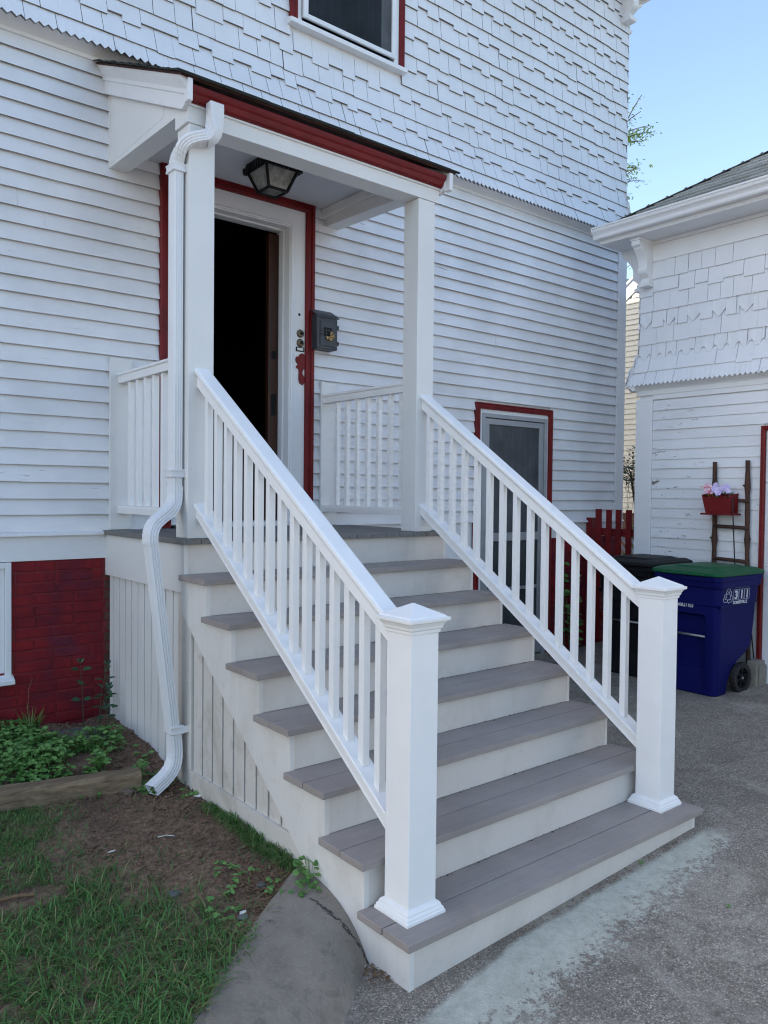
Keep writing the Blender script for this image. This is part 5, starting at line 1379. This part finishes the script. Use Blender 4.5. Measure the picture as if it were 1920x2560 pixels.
clump('leafy_weed', -.02, 1.70, H(-.02,1.7)-.01, 5, .03, .022, 'tiny seedling in the soil just below the downspout mouth', M['weed'], .035)
clump('bed_weed', -.10, 2.04, H(-.1,2.04), 14, .04, .032, 'small upright weed beside the end of the timber edging', M['weed'], .12)
# tall leafy weed by the brick wall behind the right railing
root = thing('climbing_weed', (4.62, 2.86, .17), 'tall green weed growing up the red brick between the side door and the bins', 'plant'); mb = MB(); sm_ = MB()
for s_ in range(5):
    x0_, y0_ = 4.62 + rg.uniform(-.09, .09), 2.86 + rg.uniform(-.03, .03); hh = rg.uniform(.55, .98); lx = rg.uniform(-.06, .06)
    pts = [V(x0_ + lx*t, y0_ + .04*t, .15 + hh*t) for t in (0, .33, .66, 1)]; sm_.tube(pts, .004, 5)
    for k in range(16):
        t = rg.uniform(.12, 1); p = pts[0].lerp(pts[-1], t); an = rg.uniform(0, 6.28); leafgeo(mb, p, (math.cos(an), math.sin(an)*.6 - .4, rg.uniform(-.2, .3)), (0, -.7, 1), rg.uniform(.05, .085), rg.uniform(.05, .07), fold=.05)
mb.build('leaves', M['weed'], root); sm_.build('stem', M['weedd'], root)
# shrub with hanging tendrils beyond the fence
root = thing('hanging_shrub', (6.12, 3.25, .2), 'dark leafy shrub trailing thin tendrils beyond the red picket fence', 'shrub'); mb = MB(); sm_ = MB()
sm_.tube([(6.45, 3.3, .1), (6.40, 3.28, .9), (6.28, 3.25, 1.6), (6.12, 3.22, 2.0)], lambda t: .022*(1-.5*t), 8)
for k in range(26):
    a = rg.uniform(0, 6.28); b = V(rg.gauss(6.12, .14), rg.gauss(3.22, .12), rg.gauss(2.02, .10)); sm_.tube([(6.28, 3.25, 1.7), (6.2, 3.23, 1.9), b], .003, 4)
    for _ in range(22):
        p = b + V(rg.gauss(0, .05), rg.gauss(0, .05), rg.gauss(0, .045)); an = rg.uniform(0, 6.28); leafgeo(mb, p, (math.cos(an), math.sin(an), rg.uniform(-.8, .4)), (0,0,1), rg.uniform(.025, .045), .024)
for k in range(9):
    x0_, y0_ = rg.uniform(5.96, 6.28), rg.uniform(3.1, 3.3); z0_ = 1.95; L_ = rg.uniform(.25, .62); pts = [V(x0_ + .02*math.sin(5*t + k), y0_, z0_ - L_*t) for t in (0, .25, .5, .75, 1)]; sm_.tube(pts, .0018, 4)
    for _ in range(int(26*L_)): 
        t = rg.random(); p = pts[0].lerp(pts[-1], t); an = rg.uniform(0, 6.28); leafgeo(mb, p, (math.cos(an), math.sin(an), -.4), (0,0,1), .028, .018)
mb.build('leaves', M['weedd'], root); sm_.build('branches', M['bark'], root)
root = thing('gap_plant', (6.8, 3.55, .2), 'light green plant low behind the picket fence and lattice', 'plant'); mb = MB()
for _ in range(140): p = V(rg.gauss(6.9, .12), rg.gauss(3.6, .1), rg.uniform(.9, 1.42)); an = rg.uniform(0, 6.28); leafgeo(mb, p, (math.cos(an), math.sin(an), .3), (0,-.5,1), .06, .04)
for _ in range(8): mb.tube([(6.9, 3.6, .1), (rg.gauss(6.9, .1), rg.gauss(3.6, .08), 1.3)], .005, 5)
mb.build('leaves', M['weed'], root)

# tree behind the house -------------------------------------------------
tree = thing('tree', (12.9, 9.4, .2), 'spring-green tree standing behind the house, its twigs showing past the shingled corner', 'tree')
mb = MB(); mb.tube([(12.9, 9.4, -.2), (12.95, 9.35, 2.5), (12.8, 9.3, 5.0), (12.9, 9.2, 7.6), (13.0, 9.1, 10.4)], lambda t: .22*(1 - .8*t), 10)
lf = MB(); rg = random.Random(31)
def limb(a, b, r0, n_leaf, spread=.16, depth=1):
    a, b = V(*a), V(*b); m_ = (a+b)/2 + V(0, 0, .10*(b-a).length); pts = bez([a, m_, b], 8); mb.tube(pts, lambda t: r0*(1 - .8*t) + .004, 6)
    for i in range(n_leaf):
        t = rg.uniform(.25, 1.03); p = a.lerp(b, min(1, t)) if t < 0 else pts[min(8, int(t*8))] + V(rg.gauss(0, spread), rg.gauss(0, spread), rg.gauss(0, spread*.8)); an = rg.uniform(0, 6.28)
        leafgeo(lf, p, (math.cos(an), math.sin(an), rg.uniform(-.7, .3)), (0,0,1), rg.uniform(.07, .12), rg.uniform(.03, .045))
    if depth:
        for k in range(5):
            p = pts[3 + k % 5]; d = (b - a).normalized()*rg.uniform(.3, .6) + V(rg.gauss(0, .25), rg.gauss(0, .25), rg.uniform(-.1, .4)); limb(p, p + d, .012, n_leaf//5, .07, 0)
for k in range(26):
    z = rg.uniform(4.8, 10.2); an = rg.uniform(0, 6.28); L_ = rg.uniform(.7, 1.45); p = V(12.9, 9.25, z); b = p + V(math.cos(an)*L_*(.8 if math.cos(an) > 0 else 1), math.sin(an)*L_, L_*rg.uniform(.2, .8)); limb(p, b, .05, 90)
limb((12.95, 9.15, 9.2), (15.45, 8.95, 10.55), .02, 260, .085, 0)
limb((14.3, 9.05, 9.95), (15.0, 9.0, 10.2), .012, 50, .08, 0)
limb((13.0, 9.15, 8.8), (14.95, 8.95, 9.55), .018, 220, .09, 0)
limb((13.0, 9.1, 8.4), (14.72, 9.0, 9.25), .02, 110, .07, 0)
limb((13.0, 9.1, 8.0), (14.62, 9.0, 8.80), .02, 110, .07, 0)
mb.build('trunk', M['bark'], tree, smooth=True); lf.build('crown', M['treel'], tree)

# timber edging, flagstone, stones, scraps --------------------------------
rg = random.Random(8)
def timber():
    mb = MB(); n_ = 14; rings = []
    A, B = V(-1.35, 2.235, .235), V(-.155, 1.945, .232); d = (B - A).normalized(); s_ = V(-d.y, d.x, 0)
    for i in range(n_ + 1):
        p = A.lerp(B, i/n_); w_, h_ = .048, .052; j = lambda: rg.uniform(-.0025, .0025)
        rings.append([p + s_*(-w_ + j()) + V(0,0,-h_), p + s_*(-w_*1.02 + j()) + V(0,0,h_*.6 + j()), p + s_*(-w_*.8 + j()) + V(0,0,h_ + j()), p + s_*(w_*.8 + j()) + V(0,0,h_ + j()), p + s_*(w_ + j()) + V(0,0,h_*.6 + j()), p + s_*w_ + V(0,0,-h_)])
    mb.loft(rings); return mb
tag(timber().build('timber_edging', M['timber'], None, bevel=.004), 'weathered square timber edging the raised bed on the lawn', 'timber')
mb = MB(); mb.prism([(-.35, 2.84), (-.065, 2.78), (-.085, 2.56), (-.20, 2.50), (-.37, 2.56)], lambda a, b, d: (a, b, d), H(-.2, 2.65) + .002, H(-.2, 2.65) + .030)
tag(mb.build('flagstone', M['stone'], None, bevel=.006), 'flat grey flagstone half hidden in the leafy raised bed', 'flagstone')
def stone(x, y, r, label, name='stone', z=None, m=None, flat=.55):
    z = H(x, y) if z is None else z; mb = MB(); rings = []; n_ = 9
    for k in range(6):
        ph = math.pi*k/5; rr = max(.02, math.sin(ph)); rings.append([(x + r*rr*math.cos(2*math.pi*i/n_)*rg.uniform(.8, 1.15), y + r*rr*math.sin(2*math.pi*i/n_)*rg.uniform(.75, 1.05), z + r*flat*.7 - r*flat*math.cos(math.pi - ph)*-1*rg.uniform(.9, 1.1)) for i in range(n_)])
    mb.loft(rings); tag(mb.build(name, m or M['rock'], None, bevel=.002), label, 'stone')
stone(-.235, 1.905, .034, 'brown fist-sized stone in front of the timber end, near the downspout mouth')
stone(.0, 1.46, .018, 'small orange-brown stone at the foot of the white skirting board')
stone(.025, 1.02, .013, 'tiny brown stone in the grass tuft along the skirting board', m=M['rock'])
stone(-.165, .70, .020, 'pale flat stone on the bare soil left of the leafy weed', m=M['stone'])
stone(-.055, .655, .020, 'grey stone tucked under the leafy weed by the kerb', m=M['cinder'])
stone(-.47, .84, .030, 'flat grey stone at the lower edge of the bare soil', m=M['stone'], flat=.25)
stone(-.33, .55, .022, 'grey stone beside the kerb edge in thin grass', m=M['stone'], flat=.4)
def scrap(pts, label, name, m, cat, z0=.006):
    mb = MB(); P = [V(x, y, H(x, y) + z0 + z) for x, y, z in pts]; n_ = len(P)
    mb.add(P + [p + V(0,0,.0014) for p in P], [tuple(range(n_))[::-1], tuple(range(n_, 2*n_))] + [(i, (i+1) % n_, (i+1) % n_ + n_, i + n_) for i in range(n_)])
    tag(mb.build(name, m, None), label, cat)
scrap([(.005, 1.665, 0), (.03, 1.640, .012), (.045, 1.62, .004), (.02, 1.645, .0)], 'white paper scrap on the soil near the corner of the skirting', 'paper_scrap', M['paper'], 'litter')
scrap([(-.555, 1.315, 0), (-.535, 1.29, .010), (-.525, 1.30, .012), (-.54, 1.325, .003)], 'small curled white scrap on the left of the bare soil', 'paper_scrap', M['paper'], 'litter')
scrap([(-.335, .565, 0), (-.315, .555, .012), (-.305, .572, .010), (-.325, .585, 0)], 'white fragment in the thin grass near the kerb edge', 'paper_scrap', M['paper'], 'litter')
def stick(a, b, r, label, m, name='twig'):
    A, B = V(*a, H(*a) + .012), V(*b, H(*b) + .012); mb = MB(); mb.tube([A, A.lerp(B, .5) + V(.004, .003, .004), B], lambda t: r*(1 - .3*t), 6); tag(mb.build(name, m, None), label, 'twig')
stick((-.325, 1.33), (-.255, 1.31), .0022, 'short pale twig lying in the middle of the bare soil', M['paper'])
stick((-1.02, 1.16), (-.90, 1.13), .008, 'thick tan broken stick lying in the lawn at the far left', M['dryleaf'])
stick((-.83, .70), (-.62, .86), .0018, 'long straw-coloured stalk lying across the lawn', M['dryleaf'])
stick((-.42, 1.0), (-.38, .93), .0015, 'short straw lying at the lower edge of the bare soil', M['dryleaf'])
# crumbs of soil + dry bits
mb = MB(); rg = random.Random(77)
for _ in range(7000):
    x, y = rg.uniform(-.8, .06), rg.uniform(.55, 2.95)
    if not (inpoly(DIRT, x, y) or (y > 1.9 and x > -.3)): continue
    r = rg.choice((.0018, .0025, .0035, .005, .007)) * rg.uniform(.7, 1.4) * (1.5 if y > 1.9 or (x > -.2 and y > 1.5) else 1); z = H(x, y) + r*.4
    mb.add([(x-r, y, z), (x, y-r, z + r*.2), (x+r, y, z), (x, y+r, z - r*.2), (x + r*.2, y, z + r*.9), (x, y, z - r)], [(0,1,4),(1,2,4),(2,3,4),(3,0,4),(1,0,5),(2,1,5),(3,2,5),(0,3,5)])
tag(mb.build('soil_crumbs', M['soil'], None), 'crumbs and clods of dark soil on the bare patch and mound', 'soil', kind='stuff')
mb = MB()
def flake(x, y, z, L_, up=(0,0,1)):
    an = rg.uniform(0, 6.28); leafgeo(mb, (x, y, z), (math.cos(an), math.sin(an), rg.uniform(-.1, .3)), up, L_, L_*.5, fold=.2)
for _ in range(900):
    x, y = rg.gauss(-.12, .10), rg.gauss(.66, .09); s_ = -.589*x + .808*y
    if s_ > .55 and x < .03: flake(x, y, H(x, y) + .006, rg.uniform(.006, .020))
for _ in range(500):
    x, y = rg.uniform(-1.1, .02), rg.uniform(.3, 1.95)
    if -.589*x + .808*y > .56: flake(x, y, H(x, y) + .006, rg.uniform(.005, .014))
for _ in range(130): x, y = rg.gauss(.02, .05), .20 + rg.gauss(0, .05) - .3*0; flake(min(x, .035), y, g(x, y) + .006, rg.uniform(.006, .022))
for _ in range(140): x = rg.uniform(.03, 1.85); flake(x, .012 - abs(rg.gauss(0, .018)), g(x, 0) + .005, rg.uniform(.004, .013))
tag(mb.build('leaf_litter', M['dryleaf'], None), 'dry brown leaf bits on the soil, beside the kerb and along the foot of the bottom riser', 'leaf litter', kind='stuff')
mb = MB()
for k in range(1, 8):
    for _ in range(46):
        x = rg.uniform(.3, 1.85); flake(x, k*TD + .030 - abs(rg.gauss(0, .004)) - .002, k*RI + .003, rg.uniform(.006, .015))
    for _ in range(5): flake(rg.uniform(.1, 1.8), (k-1)*TD + rg.uniform(.03, .25), k*RI + .002, rg.uniform(.004, .010))
for _ in range(40): flake(rg.uniform(.25, 1.7), FY - .055 - abs(rg.gauss(0, .02)), 8*RI + .003, rg.uniform(.006, .016))
tag(mb.build('tread_litter', M['grit'], None), 'tiny dark leaf crumbs caught along the backs of the stair treads', 'leaf litter', kind='stuff')
def aleaf(x, y, L_, m, label):
    mb_ = MB(); leafgeo(mb_, (x, y, g(x, y) + .006), (.8, .5, .1), (0,0,1), L_, L_*.55, fold=.12); tag(mb_.build('fallen_leaf', m, None), label, 'leaf')
aleaf(1.38, .02 - .03, .045, M['weed'], 'small green fallen leaf on the cement wash below the bottom riser')
aleaf(1.32, -.45, .035, M['weed'], 'small yellow-green fallen leaf alone on the tarmac in the foreground right')
aleaf(-.02, .235, .045, M['paper'], 'pale dry leaf in the crevice between the kerb and the stair corner')
aleaf(.02, .165, .040, M['dryleaf'], 'brown curled leaf beside the bottom corner of the stairs')

# ================================================================== CAMERA, LIGHT, SKY
q = [-1.75163696e+00, -1.99210390e+00, 1.73142154e+00, 6.83872826e-01, -2.43362321e-02, 1.03920568e-02, 1.97105861e+03]
yw, pt, ro = q[3:6]
f = Vector((math.sin(yw)*math.cos(pt), math.cos(yw)*math.cos(pt), math.sin(pt))); rt = Vector((math.cos(yw), -math.sin(yw), 0)); up = rt.cross(f)
r2 = rt*math.cos(ro) + up*math.sin(ro); u2 = up*math.cos(ro) - rt*math.sin(ro)
cam = bpy.data.cameras.new('camera'); co = bpy.data.objects.new('camera', cam); COL.objects.link(co)
mt = Matrix.Identity(4)
for i in range(3): mt[i][0] = r2[i]; mt[i][1] = u2[i]; mt[i][2] = -f[i]; mt[i][3] = q[i]
co.matrix_world = mt; cam.sensor_fit = 'VERTICAL'; cam.sensor_height = 24; cam.lens = 24*q[6]/2560; cam.clip_start = .05; cam.clip_end = 600
sc.camera = co

AZ = math.atan2(-.85, .5)      # direction the sun comes from: behind the house, to the left
EL = R_(30)
sd_ = Vector((math.sin(AZ)*math.cos(EL), math.cos(AZ)*math.cos(EL), math.sin(EL)))
sun = bpy.data.lights.new('sun', 'SUN'); sun.energy = 2.4; sun.angle = R_(.53); sun.color = (1., .90, .74)
so = bpy.data.objects.new('sun', sun); so.rotation_euler = (-sd_).to_track_quat('-Z', 'Y').to_euler(); so.location = (0, 0, 30); COL.objects.link(so)
w = bpy.data.worlds.new('World'); sc.world = w; w.use_nodes = True; nt = w.node_tree; bg = nt.nodes['Background']
sk = nt.nodes.new('ShaderNodeTexSky'); sk.sky_type = 'NISHITA'; sk.sun_disc = False; sk.sun_elevation = EL; sk.sun_rotation = AZ; sk.air_density = 1.0; sk.dust_density = 1.5; sk.ozone_density = 2.3
mx = nt.nodes.new('ShaderNodeMix'); mx.data_type = 'RGBA'; mx.blend_type = 'MULTIPLY'; mx.inputs[0].default_value = 1.; mx.inputs[7].default_value = (1.06, 1., .925, 1)
nt.links.new(sk.outputs[0], mx.inputs[6]); nt.links.new(mx.outputs[2], bg.inputs[0]); bg.inputs[1].default_value = .15
sc.view_settings.view_transform = 'Standard'; sc.view_settings.look = 'None'; sc.view_settings.exposure = 1.48; sc.view_settings.gamma = 1
sc.cycles.max_bounces = 6; sc.cycles.pixel_filter_type = 'BLACKMAN_HARRIS'; sc.cycles.filter_width = 1.15
try: sc.cycles.use_denoising = True; sc.cycles.denoising_input_passes = 'RGB_ALBEDO_NORMAL'; sc.cycles.denoising_prefilter = 'ACCURATE'
except Exception: pass
